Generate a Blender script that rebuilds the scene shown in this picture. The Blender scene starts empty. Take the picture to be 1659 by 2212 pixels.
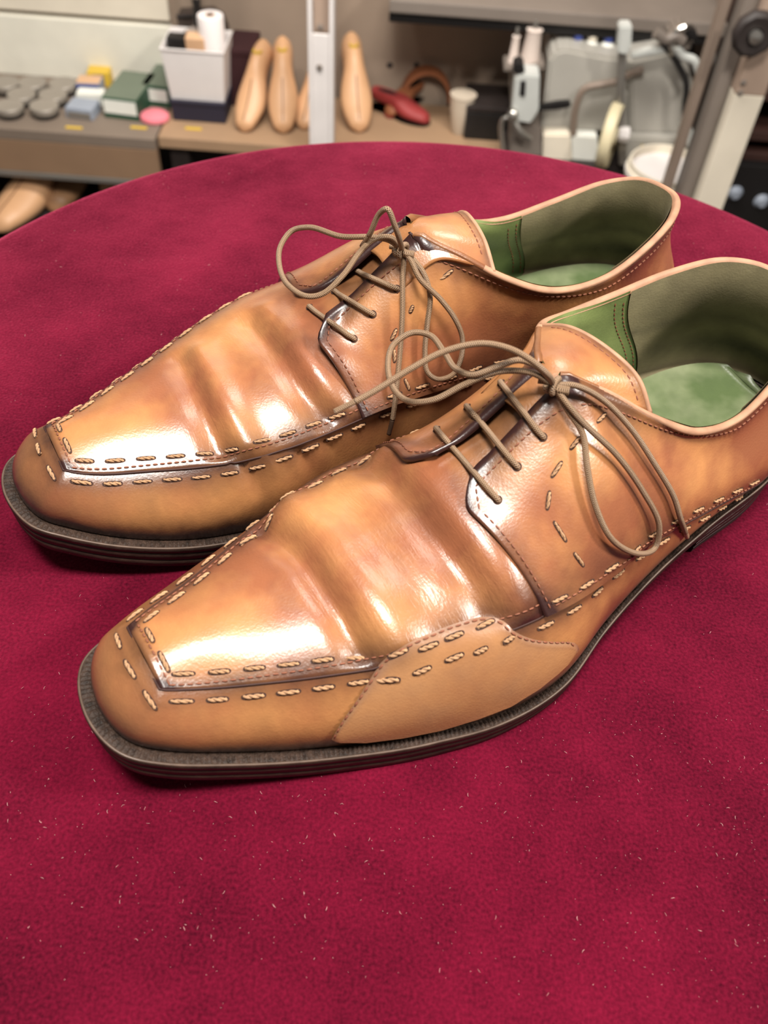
import bpy, bmesh, math, random
import numpy as np
from mathutils import Vector, Matrix, Quaternion
from mathutils.bvhtree import BVHTree

random.seed(7)
rng = np.random.RandomState(7)
SC = bpy.context.scene
COL = SC.collection

# ------------------------------------------------------------------ camera
FPX, PITCH, ROLL, CAMH = 1917.2, math.radians(49.745), math.radians(4.254), 0.2776
CP, SP, CR, SR = math.cos(PITCH), math.sin(PITCH), math.cos(ROLL), math.sin(ROLL)
cam_d = bpy.data.cameras.new('camera')
cam = bpy.data.objects.new('camera', cam_d); COL.objects.link(cam)
_r = Vector((CR, SR * SP, SR * CP)); _d = Vector((SR, -CR * SP, -CR * CP)); _f = Vector((0, CP, -SP))
M = Matrix.Identity(4)
for i in range(3):
    M[i][0] = _r[i]; M[i][1] = -_d[i]; M[i][2] = -_f[i]
M[2][3] = CAMH
cam.matrix_world = M
cam_d.sensor_fit = 'HORIZONTAL'; cam_d.sensor_width = 36.0
cam_d.lens = 36.0 * FPX / 1659.0
cam_d.clip_start = 0.01; cam_d.clip_end = 50
cam_d.dof.use_dof = True; cam_d.dof.focus_distance = 0.325; cam_d.dof.aperture_fstop = 17.0
SC.camera = cam
CAM = Vector((0, 0, CAMH))

# ------------------------------------------------------------------ world and large lights
SC.view_settings.view_transform = 'Standard'
SC.view_settings.look = 'None'
SC.view_settings.gamma = 1.0
SC.view_settings.use_curve_mapping = False
SC.view_settings.exposure = 0.20
W = bpy.data.worlds.new('room_air'); SC.world = W; W.use_nodes = True
W.node_tree.nodes['Background'].inputs[0].default_value = (1.0, 0.93, 0.85, 1)
W.node_tree.nodes['Background'].inputs[1].default_value = 0.15

def area(name, loc, target, size, power, color, size_y=None):
    l = bpy.data.lights.new(name, 'AREA'); l.energy = power; l.color = color; l.size = size
    if size_y: l.shape = 'RECTANGLE'; l.size_y = size_y
    o = bpy.data.objects.new(name, l); COL.objects.link(o); o.location = loc
    o.rotation_euler = (Vector(target) - Vector(loc)).to_track_quat('-Z', 'Y').to_euler()
    return o
area('ceiling_lamp_light', (-0.06, -0.02, 1.40), (-0.05, 0.2, 0), 0.40, 36, (1.0, 0.95, 0.88), 0.3)
area('bench_lamp_light', (-0.15, 1.30, 0.75), (-0.1, 2.0, -0.6), 1.0, 19, (1.0, 0.95, 0.88), 0.2)
area('back_lamp_light', (0.30, 1.05, 1.35), (0.0, 0.25, 0), 0.4, 9, (1.0, 0.94, 0.86), 0.3)
area('side_lamp_light', (1.10, 0.12, 1.0), (0.05, 0.2, 0), 0.22, 20, (1.0, 0.94, 0.86), 0.16)

# ------------------------------------------------------------------ picking helpers
def ray(px, py):
    u = (px - 829.5) / FPX; v = (py - 1106) / FPX
    u, v = u * CR + v * SR, -u * SR + v * CR
    return Vector((u, CP - v * SP, -SP - v * CP))
def pz(px, py, z):                       # point seen at a pixel, at height z
    d = ray(px, py); return CAM + d * ((z - CAMH) / d.z)
def py_(px, py, y):                      # point seen at a pixel, on the upright plane y
    d = ray(px, py); return CAM + d * (y / d.y)

# ------------------------------------------------------------------ generic builders
def link(name, me, mat=None, parent=None):
    o = bpy.data.objects.new(name, me); COL.objects.link(o)
    if mat is not None and not me.materials: me.materials.append(mat)
    if parent is not None: o.parent = parent
    return o
def tag(o, label=None, cat=None, group=None, kind=None):
    if label: o['label'] = label
    if cat: o['category'] = cat
    if group: o['group'] = group
    if kind: o['kind'] = kind
    return o
def empty(name, loc=(0, 0, 0), rz=0.0):
    o = bpy.data.objects.new(name, None); COL.objects.link(o)
    o.location = loc; o.rotation_euler = (0, 0, rz); o.empty_display_size = 0.02
    return o
def mesh(name, verts, faces, smooth=True, burn=None, uv=None):
    me = bpy.data.meshes.new(name)
    me.from_pydata([tuple(map(float, v)) for v in verts], [], faces)
    if smooth: me.polygons.foreach_set('use_smooth', [True] * len(me.polygons))
    if burn is not None:
        a = me.attributes.new('burnish_shade', 'FLOAT', 'POINT'); a.data.foreach_set('value', np.asarray(burn, float).ravel())
    if uv is not None:
        l = me.uv_layers.new(name='UVMap'); uva = np.asarray(uv, float)
        idx = np.empty(len(me.loops), int); me.loops.foreach_get('vertex_index', idx)
        l.data.foreach_set('uv', uva[idx].ravel())
    me.update()
    return me
def grid_faces(nu, nv, cu=False, cv=False, flip=False):
    f = []
    for i in range(nu if cu else nu - 1):
        for j in range(nv if cv else nv - 1):
            a = i * nv + j; b = ((i + 1) % nu) * nv + j
            c = ((i + 1) % nu) * nv + (j + 1) % nv; d = i * nv + (j + 1) % nv
            f.append((a, d, c, b) if flip else (a, b, c, d))
    return f
def orient(me, outward):
    """flip the faces if on average they look against `outward(center)`"""
    s = 0.0
    for p in me.polygons:
        s += p.area * p.normal.dot(outward(p.center))
    if s < 0: me.flip_normals()
    return me
class MB:
    """collects boxes, lathes, tubes and prisms into one mesh"""
    def __init__(s): s.v = []; s.f = []; s.m = []; s.mi = 0
    def add(s, v, f):
        o = len(s.v); s.v += [tuple(x) for x in v]; s.f += [tuple(i + o for i in q) for q in f]; s.m += [s.mi] * len(f)
        return s
    def box(s, c, d, b=0.0, R=None):
        x, y, z = d[0] / 2, d[1] / 2, d[2] / 2
        bm = bmesh.new(); bmesh.ops.create_cube(bm, size=1.0)
        for v in bm.verts: v.co = Vector((v.co.x * d[0], v.co.y * d[1], v.co.z * d[2]))
        if b > 0: bmesh.ops.bevel(bm, geom=bm.edges[:], offset=b, segments=2, affect='EDGES', profile=0.6)
        bm.verts.index_update()
        M3 = R if R is not None else Matrix.Identity(3)
        s.add([M3 @ v.co + Vector(c) for v in bm.verts], [[v.index for v in f.verts] for f in bm.faces]); bm.free()
        return s
    def lathe(s, c, prof, n=28, R=None, sx=1.0, sy=1.0):
        M3 = R if R is not None else Matrix.Identity(3); vs = []; k = len(prof)
        for i in range(n):
            a = 2 * math.pi * i / n
            for r, z in prof: vs.append(M3 @ Vector((r * math.cos(a) * sx, r * math.sin(a) * sy, z)) + Vector(c))
        fs = grid_faces(n, k, cu=True)
        fs.append(tuple(i * k for i in range(n))[::-1]); fs.append(tuple(i * k + k - 1 for i in range(n)))
        return s.add(vs, fs)
    def tube(s, pts, r, n=10, cap=True):
        v, f, _ = tube_geo(pts, r, n, cap); return s.add(v, f)
    def prism(s, poly, d, R=None, c=(0, 0, 0)):
        """polygon in XZ extruded along Y by d"""
        M3 = R if R is not None else Matrix.Identity(3); n = len(poly)
        vs = [M3 @ Vector((x, -d / 2, z)) + Vector(c) for x, z in poly] + [M3 @ Vector((x, d / 2, z)) + Vector(c) for x, z in poly]
        fs = [tuple(range(n)), tuple(range(2 * n - 1, n - 1, -1))]
        fs += [(i, i + n, (i + 1) % n + n, (i + 1) % n) for i in range(n)]
        return s.add(vs, fs)
    def build(s, name, mats, parent=None, smooth=False, bevel=0.0):
        me = bpy.data.meshes.new(name); me.from_pydata(s.v, [], s.f)
        bm = bmesh.new(); bm.from_mesh(me); bmesh.ops.recalc_face_normals(bm, faces=bm.faces)
        if bevel: bmesh.ops.bevel(bm, geom=bm.edges[:], offset=bevel, segments=2, affect='EDGES')
        bm.to_mesh(me); bm.free()
        if not isinstance(mats, (list, tuple)): mats = [mats]
        for m in mats: me.materials.append(m)
        if len(mats) > 1 and not bevel: me.polygons.foreach_set('material_index', s.m)
        if smooth:
            me.polygons.foreach_set('use_smooth', [True] * len(me.polygons))
            me.set_sharp_from_angle(angle=math.radians(35))
        o = bpy.data.objects.new(name, me); COL.objects.link(o)
        if parent is not None: o.parent = parent
        return o
def catmull(pts, n):
    P = [Vector(p) for p in pts]; out = []
    k = [0.0]
    for a, b in zip(P, P[1:]): k.append(k[-1] + max((b - a).length, 1e-7) ** 0.6)
    A = np.array([tuple(p) for p in P]); t = np.linspace(0, k[-1], n)
    return np.stack([pch(np.array(k), A[:, i], t) for i in range(A.shape[1])], 1)
def pch(xk, yk, x):
    xk = np.asarray(xk, float); yk = np.asarray(yk, float); x = np.asarray(x, float)
    h = np.diff(xk); d = np.diff(yk) / h; m = np.zeros_like(yk)
    m[1:-1] = (d[:-1] * h[1:] + d[1:] * h[:-1]) / (h[1:] + h[:-1]); m[0] = d[0]; m[-1] = d[-1]
    j = np.clip(np.searchsorted(xk, x) - 1, 0, len(h) - 1); t = (x - xk[j]) / h[j]
    return (1 + 2 * t) * (1 - t) ** 2 * yk[j] + t * (1 - t) ** 2 * h[j] * m[j] + t * t * (3 - 2 * t) * yk[j + 1] + t * t * (t - 1) * h[j] * m[j + 1]
def resample(P, n):
    P = np.asarray(P, float); s = np.concatenate([[0], np.cumsum(np.linalg.norm(np.diff(P, axis=0), axis=1))])
    t = np.linspace(0, s[-1], n) if np.isscalar(n) else np.asarray(n) * s[-1]
    return np.stack([np.interp(t, s, P[:, i]) for i in range(P.shape[1])], 1)
def tube_geo(pts, r, n=10, cap=True, closed=False):
    P = [Vector(p) for p in pts]; N = len(P); R = [r] * N if np.isscalar(r) else list(r)
    T = []
    for i in range(N):
        a = P[(i - 1) % N] if (i or closed) else P[0]; b = P[(i + 1) % N] if (i < N - 1 or closed) else P[-1]
        d = b - a; T.append(d.normalized() if d.length > 1e-9 else Vector((0, 0, 1)))
    ref = Vector((0, 0, 1)) if abs(T[0].z) < 0.9 else Vector((1, 0, 0))
    nrm = (ref - T[0] * ref.dot(T[0])).normalized(); vs = []; uv = []; L = 0.0
    for i in range(N):
        if i: L += (P[i] - P[i - 1]).length
        nrm = (nrm - T[i] * nrm.dot(T[i])); nrm = nrm.normalized() if nrm.length > 1e-6 else T[i].orthogonal().normalized()
        bn = T[i].cross(nrm)
        for k in range(n):
            a = 2 * math.pi * k / n
            vs.append(P[i] + nrm * (math.cos(a) * R[i]) + bn * (math.sin(a) * R[i])); uv.append((L * 100.0, k / n))
    fs = grid_faces(N, n, cu=closed, cv=True, flip=False)
    if cap and not closed:
        fs.append(tuple(range(n))); fs.append(tuple(range((N - 1) * n, N * n))[::-1])
    return vs, [tuple(reversed(f)) for f in fs], uv

# ------------------------------------------------------------------ materials
def nodes(name):
    m = bpy.data.materials.new(name); m.use_nodes = True
    nt = m.node_tree; b = nt.nodes['Principled BSDF']
    return m, nt, b
def rgb(h):
    """sRGB 0-255 triple to linear"""
    return tuple(((c / 255) / 12.92 if c / 255 <= 0.04045 else ((c / 255 + 0.055) / 1.055) ** 2.4) for c in h) + (1.0,)
def simple(name, col, rough=0.5, metal=0.0, var=0.12, scale=30.0, bump=0.0, bscale=200.0, coat=0.0, sheen=0.0, spec=0.5):
    m, nt, b = nodes(name); c = rgb(col)
    if name.startswith('bg_'): var = .05; scale = 14.0
    tc = nt.nodes.new('ShaderNodeTexCoord'); nz = nt.nodes.new('ShaderNodeTexNoise')
    nz.inputs['Scale'].default_value = scale; nz.inputs['Detail'].default_value = 5
    nt.links.new(tc.outputs['Object'], nz.inputs['Vector'])
    r = nt.nodes.new('ShaderNodeValToRGB'); e = r.color_ramp.elements
    e[0].position = 0.3; e[1].position = 0.7
    e[0].color = tuple(x * (1 - var) for x in c[:3]) + (1,); e[1].color = tuple(min(1, x * (1 + var)) for x in c[:3]) + (1,)
    nt.links.new(nz.outputs['Fac'], r.inputs['Fac']); nt.links.new(r.outputs['Color'], b.inputs['Base Color'])
    b.inputs['Roughness'].default_value = rough; b.inputs['Metallic'].default_value = metal
    b.inputs['Coat Weight'].default_value = coat; b.inputs['Sheen Weight'].default_value = sheen
    b.inputs['Specular IOR Level'].default_value = spec
    if bump:
        n2 = nt.nodes.new('ShaderNodeTexNoise'); n2.inputs['Scale'].default_value = bscale; n2.inputs['Detail'].default_value = 3
        bp = nt.nodes.new('ShaderNodeBump'); bp.inputs['Strength'].default_value = bump; bp.inputs['Distance'].default_value = 0.001
        nt.links.new(tc.outputs['Object'], n2.inputs['Vector']); nt.links.new(n2.outputs['Fac'], bp.inputs['Height'])
        nt.links.new(bp.outputs['Normal'], b.inputs['Normal'])
    return m
def leather(name, light, mid, dark, rough=0.34, coat=0.15):
    """patinated calf: golden and mid brown clouds, burnished or painted with shade where the attribute says so"""
    m, nt, b = nodes(name); N = nt.nodes.new; Lk = nt.links.new
    tc = N('ShaderNodeTexCoord')
    n1 = N('ShaderNodeTexNoise'); n1.inputs['Scale'].default_value = 22; n1.inputs['Detail'].default_value = 4; n1.inputs['Roughness'].default_value = 0.55
    Lk(tc.outputs['Object'], n1.inputs['Vector'])
    r1 = N('ShaderNodeValToRGB'); r1.color_ramp.elements[0].position = 0.38; r1.color_ramp.elements[1].position = 0.63
    r1.color_ramp.elements[0].color = rgb(mid); r1.color_ramp.elements[1].color = rgb(light); Lk(n1.outputs['Fac'], r1.inputs['Fac'])
    at = N('ShaderNodeAttribute'); at.attribute_name = 'burnish_shade'
    n2 = N('ShaderNodeTexNoise'); n2.inputs['Scale'].default_value = 90; n2.inputs['Detail'].default_value = 5
    Lk(tc.outputs['Object'], n2.inputs['Vector'])
    ma = N('ShaderNodeMath'); ma.operation = 'MULTIPLY_ADD'; ma.inputs[1].default_value = 0.7; ma.inputs[2].default_value = -0.33
    Lk(n2.outputs['Fac'], ma.inputs[0])
    ad = N('ShaderNodeMath'); ad.operation = 'ADD'; ad.use_clamp = True; Lk(at.outputs['Fac'], ad.inputs[0]); Lk(ma.outputs[0], ad.inputs[1])
    mx = N('ShaderNodeMix'); mx.data_type = 'RGBA'; mx.inputs[7].default_value = rgb(dark)
    Lk(ad.outputs[0], mx.inputs[0]); Lk(r1.outputs['Color'], mx.inputs[6]); Lk(mx.outputs[2], b.inputs['Base Color'])
    n3 = N('ShaderNodeTexNoise'); n3.inputs['Scale'].default_value = 1500; n3.inputs['Detail'].default_value = 2
    vo = N('ShaderNodeTexVoronoi'); vo.inputs['Scale'].default_value = 900
    Lk(tc.outputs['Object'], n3.inputs['Vector']); Lk(tc.outputs['Object'], vo.inputs['Vector'])
    sm = N('ShaderNodeMath'); sm.operation = 'MULTIPLY_ADD'; sm.inputs[1].default_value = 0.6; Lk(vo.outputs['Distance'], sm.inputs[0]); Lk(n3.outputs['Fac'], sm.inputs[2])
    bp = N('ShaderNodeBump'); bp.inputs['Strength'].default_value = 0.10; bp.inputs['Distance'].default_value = 0.0006
    Lk(sm.outputs[0], bp.inputs['Height'])
    wa = N('ShaderNodeAttribute'); wa.attribute_name = 'wrinkle'
    mp = N('ShaderNodeMapping'); mp.inputs['Scale'].default_value = (1.0, 0.16, 0.4); Lk(tc.outputs['Object'], mp.inputs['Vector'])
    n5 = N('ShaderNodeTexNoise'); n5.inputs['Scale'].default_value = 800; n5.inputs['Detail'].default_value = 3; n5.inputs['Distortion'].default_value = 0.6
    Lk(mp.outputs[0], n5.inputs['Vector'])
    wm = N('ShaderNodeMath'); wm.operation = 'MULTIPLY'; Lk(n5.outputs['Fac'], wm.inputs[0]); Lk(wa.outputs['Fac'], wm.inputs[1])
    b2 = N('ShaderNodeBump'); b2.inputs['Strength'].default_value = 0.20; b2.inputs['Distance'].default_value = 0.0012
    Lk(wm.outputs[0], b2.inputs['Height']); Lk(bp.outputs['Normal'], b2.inputs['Normal']); Lk(b2.outputs['Normal'], b.inputs['Normal'])
    rr = N('ShaderNodeMapRange'); rr.inputs['To Min'].default_value = rough - 0.06; rr.inputs['To Max'].default_value = rough + 0.10
    Lk(n2.outputs['Fac'], rr.inputs['Value']); Lk(rr.outputs[0], b.inputs['Roughness'])
    b.inputs['Coat Weight'].default_value = coat; b.inputs['Coat Roughness'].default_value = 0.25
    b.inputs['Specular IOR Level'].default_value = 0.5
    return m
MAT = {}
MAT['leather'] = leather('tan_patina_leather', (184, 128, 78), (136, 82, 54), (46, 24, 22), 0.30, 0.22)
MAT['edge'] = simple('raw_leather_edge', (156, 116, 90), 0.65, var=0.2, scale=160)
MAT['patch'] = leather('patch_leather', (168, 122, 80), (150, 104, 68), (96, 72, 64), 0.34)
MAT['thread'] = simple('beige_thread', (164, 126, 92), 0.7, var=0.25, scale=600, bump=0.5, bscale=2500)
MAT['fine_thread'] = simple('brown_thread', (120, 70, 48), 0.7, var=0.2, scale=600)
MAT['hole'] = simple('stitch_hole_shadow', (52, 30, 22), 0.9, var=0.1)
MAT['groove'] = simple('seam_gap_shadow', (52, 24, 18), 0.7, var=0.1)
MAT['sole'] = simple('outsole_edge', (38, 25, 20), 0.48, var=0.35, scale=160, bump=0.3, bscale=500, spec=0.3)
MAT['welt'] = simple('welt_leather', (50, 37, 30), 0.6, var=0.5, scale=420, bump=0.6, bscale=900, spec=0.25)
MAT['bead'] = simple('polished_welt_edge', (84, 68, 58), 0.4, var=0.3, scale=160, spec=0.4)
MAT['rubber'] = simple('heel_rubber', (34, 26, 24), 0.6, var=0.15)
MAT['lining'] = leather('green_lining', (110, 122, 72), (72, 90, 48), (30, 40, 24), 0.40, 0.1)
MAT['counter'] = leather('olive_suede_lining', (138, 128, 96), (112, 102, 74), (40, 36, 24), 0.75, 0.0)
MAT['insole'] = leather('green_insole', (150, 156, 122), (88, 104, 66), (48, 60, 38), 0.36, 0.15)
def lace_mat():
    m, nt, b = nodes('waxed_cord'); N = nt.nodes.new; Lk = nt.links.new
    uv = N('ShaderNodeUVMap'); uv.uv_map = 'UVMap'
    mp = N('ShaderNodeMapping'); mp.inputs['Scale'].default_value = (1.0, 1.0, 1.0); Lk(uv.outputs['UV'], mp.inputs['Vector'])
    outs = []
    for sgn in (1, -1):
        sx = N('ShaderNodeSeparateXYZ'); Lk(mp.outputs[0], sx.inputs[0])
        a = N('ShaderNodeMath'); a.operation = 'MULTIPLY'; a.inputs[1].default_value = 17.0; Lk(sx.outputs[0], a.inputs[0])
        c = N('ShaderNodeMath'); c.operation = 'MULTIPLY_ADD'; c.inputs[1].default_value = 4.0 * sgn; Lk(sx.outputs[1], c.inputs[0]); Lk(a.outputs[0], c.inputs[2])
        d = N('ShaderNodeMath'); d.operation = 'MULTIPLY'; d.inputs[1].default_value = 2 * math.pi; Lk(c.outputs[0], d.inputs[0])
        s = N('ShaderNodeMath'); s.operation = 'SINE'; Lk(d.outputs[0], s.inputs[0]); outs.append(s)
    mxm = N('ShaderNodeMath'); mxm.operation = 'MAXIMUM'; Lk(outs[0].outputs[0], mxm.inputs[0]); Lk(outs[1].outputs[0], mxm.inputs[1])
    r = N('ShaderNodeValToRGB'); r.color_ramp.elements[0].position = 0.0; r.color_ramp.elements[1].position = 0.9
    r.color_ramp.elements[0].color = rgb((98, 76, 57)); r.color_ramp.elements[1].color = rgb((150, 122, 95)); Lk(mxm.outputs[0], r.inputs['Fac'])
    Lk(r.outputs['Color'], b.inputs['Base Color'])
    bp = N('ShaderNodeBump'); bp.inputs['Strength'].default_value = 0.6; bp.inputs['Distance'].default_value = 0.0003
    Lk(mxm.outputs[0], bp.inputs['Height']); Lk(bp.outputs['Normal'], b.inputs['Normal'])
    b.inputs['Roughness'].default_value = 0.5
    return m
MAT['lace'] = lace_mat()
MAT['aglet'] = simple('lace_tip', (150, 122, 96), 0.35, var=0.2, scale=300)
MAT['aglet_dark'] = simple('dark_lace_tip', (64, 48, 38), 0.35, var=0.2, scale=300)
def velvet_mat():
    m, nt, b = nodes('crimson_velvet'); N = nt.nodes.new; Lk = nt.links.new
    tc = N('ShaderNodeTexCoord')
    n1 = N('ShaderNodeTexNoise'); n1.inputs['Scale'].default_value = 26; n1.inputs['Detail'].default_value = 6; n1.inputs['Roughness'].default_value = 0.65
    n2 = N('ShaderNodeTexNoise'); n2.inputs['Scale'].default_value = 900; n2.inputs['Detail'].default_value = 3
    for n in (n1, n2): Lk(tc.outputs['Object'], n.inputs['Vector'])
    r = N('ShaderNodeValToRGB'); r.color_ramp.elements[0].position = 0.3; r.color_ramp.elements[1].position = 0.75
    r.color_ramp.elements[0].color = rgb((28, 2, 10)); r.color_ramp.elements[1].color = rgb((108, 12, 39))
    ad = N('ShaderNodeMath'); ad.operation = 'MULTIPLY_ADD'; ad.inputs[1].default_value = 0.45; Lk(n2.outputs['Fac'], ad.inputs[0])
    sc = N('ShaderNodeMath'); sc.operation = 'MULTIPLY'; sc.inputs[1].default_value = 0.55; Lk(n1.outputs['Fac'], sc.inputs[0]); Lk(sc.outputs[0], ad.inputs[2])
    Lk(ad.outputs[0], r.inputs['Fac']); Lk(r.outputs['Color'], b.inputs['Base Color'])
    b.inputs['Roughness'].default_value = 1.0; b.inputs['Specular IOR Level'].default_value = 0.05
    n6 = N('ShaderNodeTexNoise'); n6.inputs['Scale'].default_value = 9; n6.inputs['Detail'].default_value = 4; Lk(tc.outputs['Object'], n6.inputs['Vector'])
    sc.inputs[1].default_value = 0.40; big = N('ShaderNodeMath'); big.operation = 'MULTIPLY_ADD'; big.inputs[1].default_value = 0.30; big.inputs[2].default_value = -.06
    Lk(n6.outputs['Fac'], big.inputs[0]); b3 = N('ShaderNodeMath'); b3.operation = 'ADD'; Lk(sc.outputs[0], b3.inputs[0]); Lk(big.outputs[0], b3.inputs[1]); Lk(b3.outputs[0], ad.inputs[2])
    b.inputs['Sheen Weight'].default_value = 1.0; b.inputs['Sheen Roughness'].default_value = 0.45
    r2 = N('ShaderNodeValToRGB'); r2.color_ramp.elements[0].position = 0.3; r2.color_ramp.elements[1].position = 0.72
    r2.color_ramp.elements[0].color = rgb((186, 34, 80)); r2.color_ramp.elements[1].color = rgb((250, 122, 156)); Lk(ad.outputs[0], r2.inputs['Fac'])
    Lk(r2.outputs['Color'], b.inputs['Sheen Tint'])
    bp = N('ShaderNodeBump'); bp.inputs['Strength'].default_value = 0.5; bp.inputs['Distance'].default_value = 0.0008
    Lk(n2.outputs['Fac'], bp.inputs['Height'])
    bp2 = N('ShaderNodeBump'); bp2.inputs['Strength'].default_value = 0.25; bp2.inputs['Distance'].default_value = 0.004
    Lk(n1.outputs['Fac'], bp2.inputs['Height']); Lk(bp.outputs['Normal'], bp2.inputs['Normal']); Lk(bp2.outputs['Normal'], b.inputs['Normal'])
    return m
MAT['velvet'] = velvet_mat()

# ------------------------------------------------------------------ table
FLOOR_Z = -1.05
TC, TR = (0.0226, 0.2727), 0.2796
def build_table():
    root = empty('round_table', (TC[0], TC[1], FLOOR_Z))
    tag(root, 'round pedestal table topped with crimson velvet', 'table')
    prof = [(0.0, 0.0)]
    prof += [(r, 0.0) for r in np.linspace(0.02, TR - 0.010, 14)]
    prof += [(TR - 0.010 + 0.010 * math.sin(a), -0.010 + 0.010 * math.cos(a)) for a in np.linspace(0.2, math.pi / 2, 7)]
    prof += [(TR, -0.03), (TR - 0.001, -0.05), (TR - 0.006, -0.058), (TR - 0.02, -0.06)]
    n = 160; vs = [(0, 0, -FLOOR_Z)]
    for i in range(n):
        a = 2 * math.pi * i / n
        vs += [(r * math.cos(a), r * math.sin(a), z - FLOOR_Z) for r, z in prof[1:]]
    k = len(prof) - 1; fs = [(0, 1 + i * k, 1 + ((i + 1) % n) * k) for i in range(n)]
    for i in range(n):
        for j in range(k - 1):
            a = 1 + i * k + j; b = 1 + ((i + 1) % n) * k + j; fs.append((a, a + 1, b + 1, b))
    link('velvet_cover', mesh('velvet_cover', vs, fs), MAT['velvet'], root)
    wood = simple('dark_table_wood', (62, 40, 28), 0.45, var=0.25, scale=25)
    MB().lathe((0, 0, -FLOOR_Z - 0.064), [(0.0, -0.016), (0.25, -0.016), (0.255, -0.01), (0.255, 0.004), (0, 0.004)], 64).build('table_top_board', wood, root, True)
    MB().lathe((0, 0, 0), [(0, 0.03), (0.05, 0.03), (0.032, 0.08), (0.026, 0.3), (0.036, 0.55), (0.026, 0.8), (0.07, 0.96), (0.07, 0.975), (0, 0.975)], 32).build('pedestal', wood, root, True)
    MB().lathe((0, 0, 0), [(0, 0.0), (0.21, 0.0), (0.215, 0.01), (0.2, 0.022), (0.06, 0.04), (0, 0.04)], 48).build('base', wood, root, True)
build_table()

# ------------------------------------------------------------------ shoe geometry (a left shoe: x toe to heel, +y outer side, z up)
L = 0.300
XS = np.array([.0, .012, .04, .1, .2, .3, .37, .46, .55, .65, .75, .86, .94, .985, 1.])
WL = np.array([0, .0135, .0202, .0282, .0404, .0513, .0566, .0566, .0479, .0412, .0369, .0335, .0258, .0135, 0])
WM = np.array([0, .0153, .0221, .031, .0396, .0418, .0394, .0356, .0330, .0319, .0339, .0349, .0289, .016, 0])
ZX = np.array([0, .12, .25, .37, .5, .65, .8, 1.]); ZB = np.array([.0185, .0062, .0002, 0, .0016, .0099, .0165, .0205])
def thick(t): return np.interp(t, [0, .3, .55, 1], [.0114, .0114, .0055, .0055])
def zfeather(t): return pch(ZX, ZB, t) + thick(t)
_s = lambda x: np.arccos(1 - 2 * np.clip(x, 0, 1))
_TD = np.unique(np.concatenate([np.linspace(0, 1, 900) ** 1.6, 1 - np.linspace(0, .35, 400) ** 1.6]))
_TD = np.clip(_TD, 0, 1)
def halfwidth(t, side): return pch(_s(XS), WL if side > 0 else WM, _s(t))
def dense_outline(side):
    return np.stack([_TD * L, side * halfwidth(_TD, side), zfeather(_TD)], 1)
OUT = {1: dense_outline(1), -1: dense_outline(-1)}
def arc(P): return np.concatenate([[0], np.cumsum(np.linalg.norm(np.diff(P[:, :2], axis=0), axis=1))])
SXX = np.array([.0, .075, .15, .25, .35, .45, .55, .65, .75, .85, .90, 1.0])
INS = {1: np.array([11.5, 11.5, 10.4, 9.1, 9.1, 7.8, 2.9, -.4, -1.8, -1.3, -.8, -.6]) / 1000,
       -1: np.array([12, 12, 12.8, 8.0, 2.2, 0.2, 0.2, -.3, -1.4, -1.2, -.8, -.6]) / 1000}
HGT = {1: np.array([20, 21.4, 27.0, 32.4, 36.9, 37.6, 33.3, 24.4, 13.5, 3.2, 1.6, 1.4]) / 1000,
       -1: np.array([20, 21.7, 25.4, 30.0, 35.3, 37.2, 33.4, 24.8, 14.1, 3.4, 1.6, 1.4]) / 1000}
XC = .056
def outnormal(P, side):
    T = np.gradient(P[:, :2], axis=0); T /= np.linalg.norm(T, axis=1)[:, None] + 1e-12
    return np.stack([-T[:, 1], T[:, 0]], 1) * side
def seam_at(t, side):
    """seam point at lengthwise position t (>= XC)"""
    t = np.asarray(t, float); w = halfwidth(t, side)
    ins = pch(SXX, INS[side], t); h = pch(SXX, HGT[side], t)
    x = t * L; y = side * (w - ins); z = zfeather(t) + h
    # round the heel: move along the outline normal instead of y
    o = OUT[side]; n = outnormal(o, side)
    k = np.clip((t - .8) / .12, 0, 1)
    nx = np.interp(t, _TD, n[:, 0]); ny = np.interp(t, _TD, n[:, 1])
    x2 = x - nx * ins; y2 = side * w - ny * ins
    return np.stack([x * (1 - k) + x2 * k, y * (1 - k) + y2 * k, z], -1)
ZCX = np.array([.0, .056, .1, .2, .3, .37, .41, .45, .50, .54, .60])
ZCV = np.array([.046, .0475, .0485, .0505, .0560, .0620, .0675, .0755, .0870, .0955, .108])
def zcenter(t): return pch(ZCX, ZCV, t)
RIM = np.array([[.537, 1.5, 96.7], [.590, 11, 88.6], [.637, 20.5, 78.8], [.69, 27.6, 69.5], [.763, 28.6, 65.8], [.835, 25.0, 70.5], [.905, 18.0, 78.0], [.94, 7.5, 82.5],
                [.948, -5.0, 84.5], [.938, -16.0, 86.0], [.900, -27.0, 86.0], [.839, -34.6, 82.2], [.759, -39.0, 77.2], [.675, -38.0, 78.0], [.613, -31.2, 85], [.572, -20.3, 91.5], [.534, -4.5, 96.0]])
RIM[:, 0] *= 300; RIM /= 1000
RIMD = catmull(RIM, 801)
_ib = int(np.argmax(RIMD[:, 0]))
RIMS = {1: RIMD[:_ib + 1], -1: RIMD[_ib:][::-1]}
PT = .537                               # station of the throat
SD = {s: np.stack(seam_at(np.linspace(PT, 1, 600), s).T, 1) for s in (1, -1)}
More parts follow.
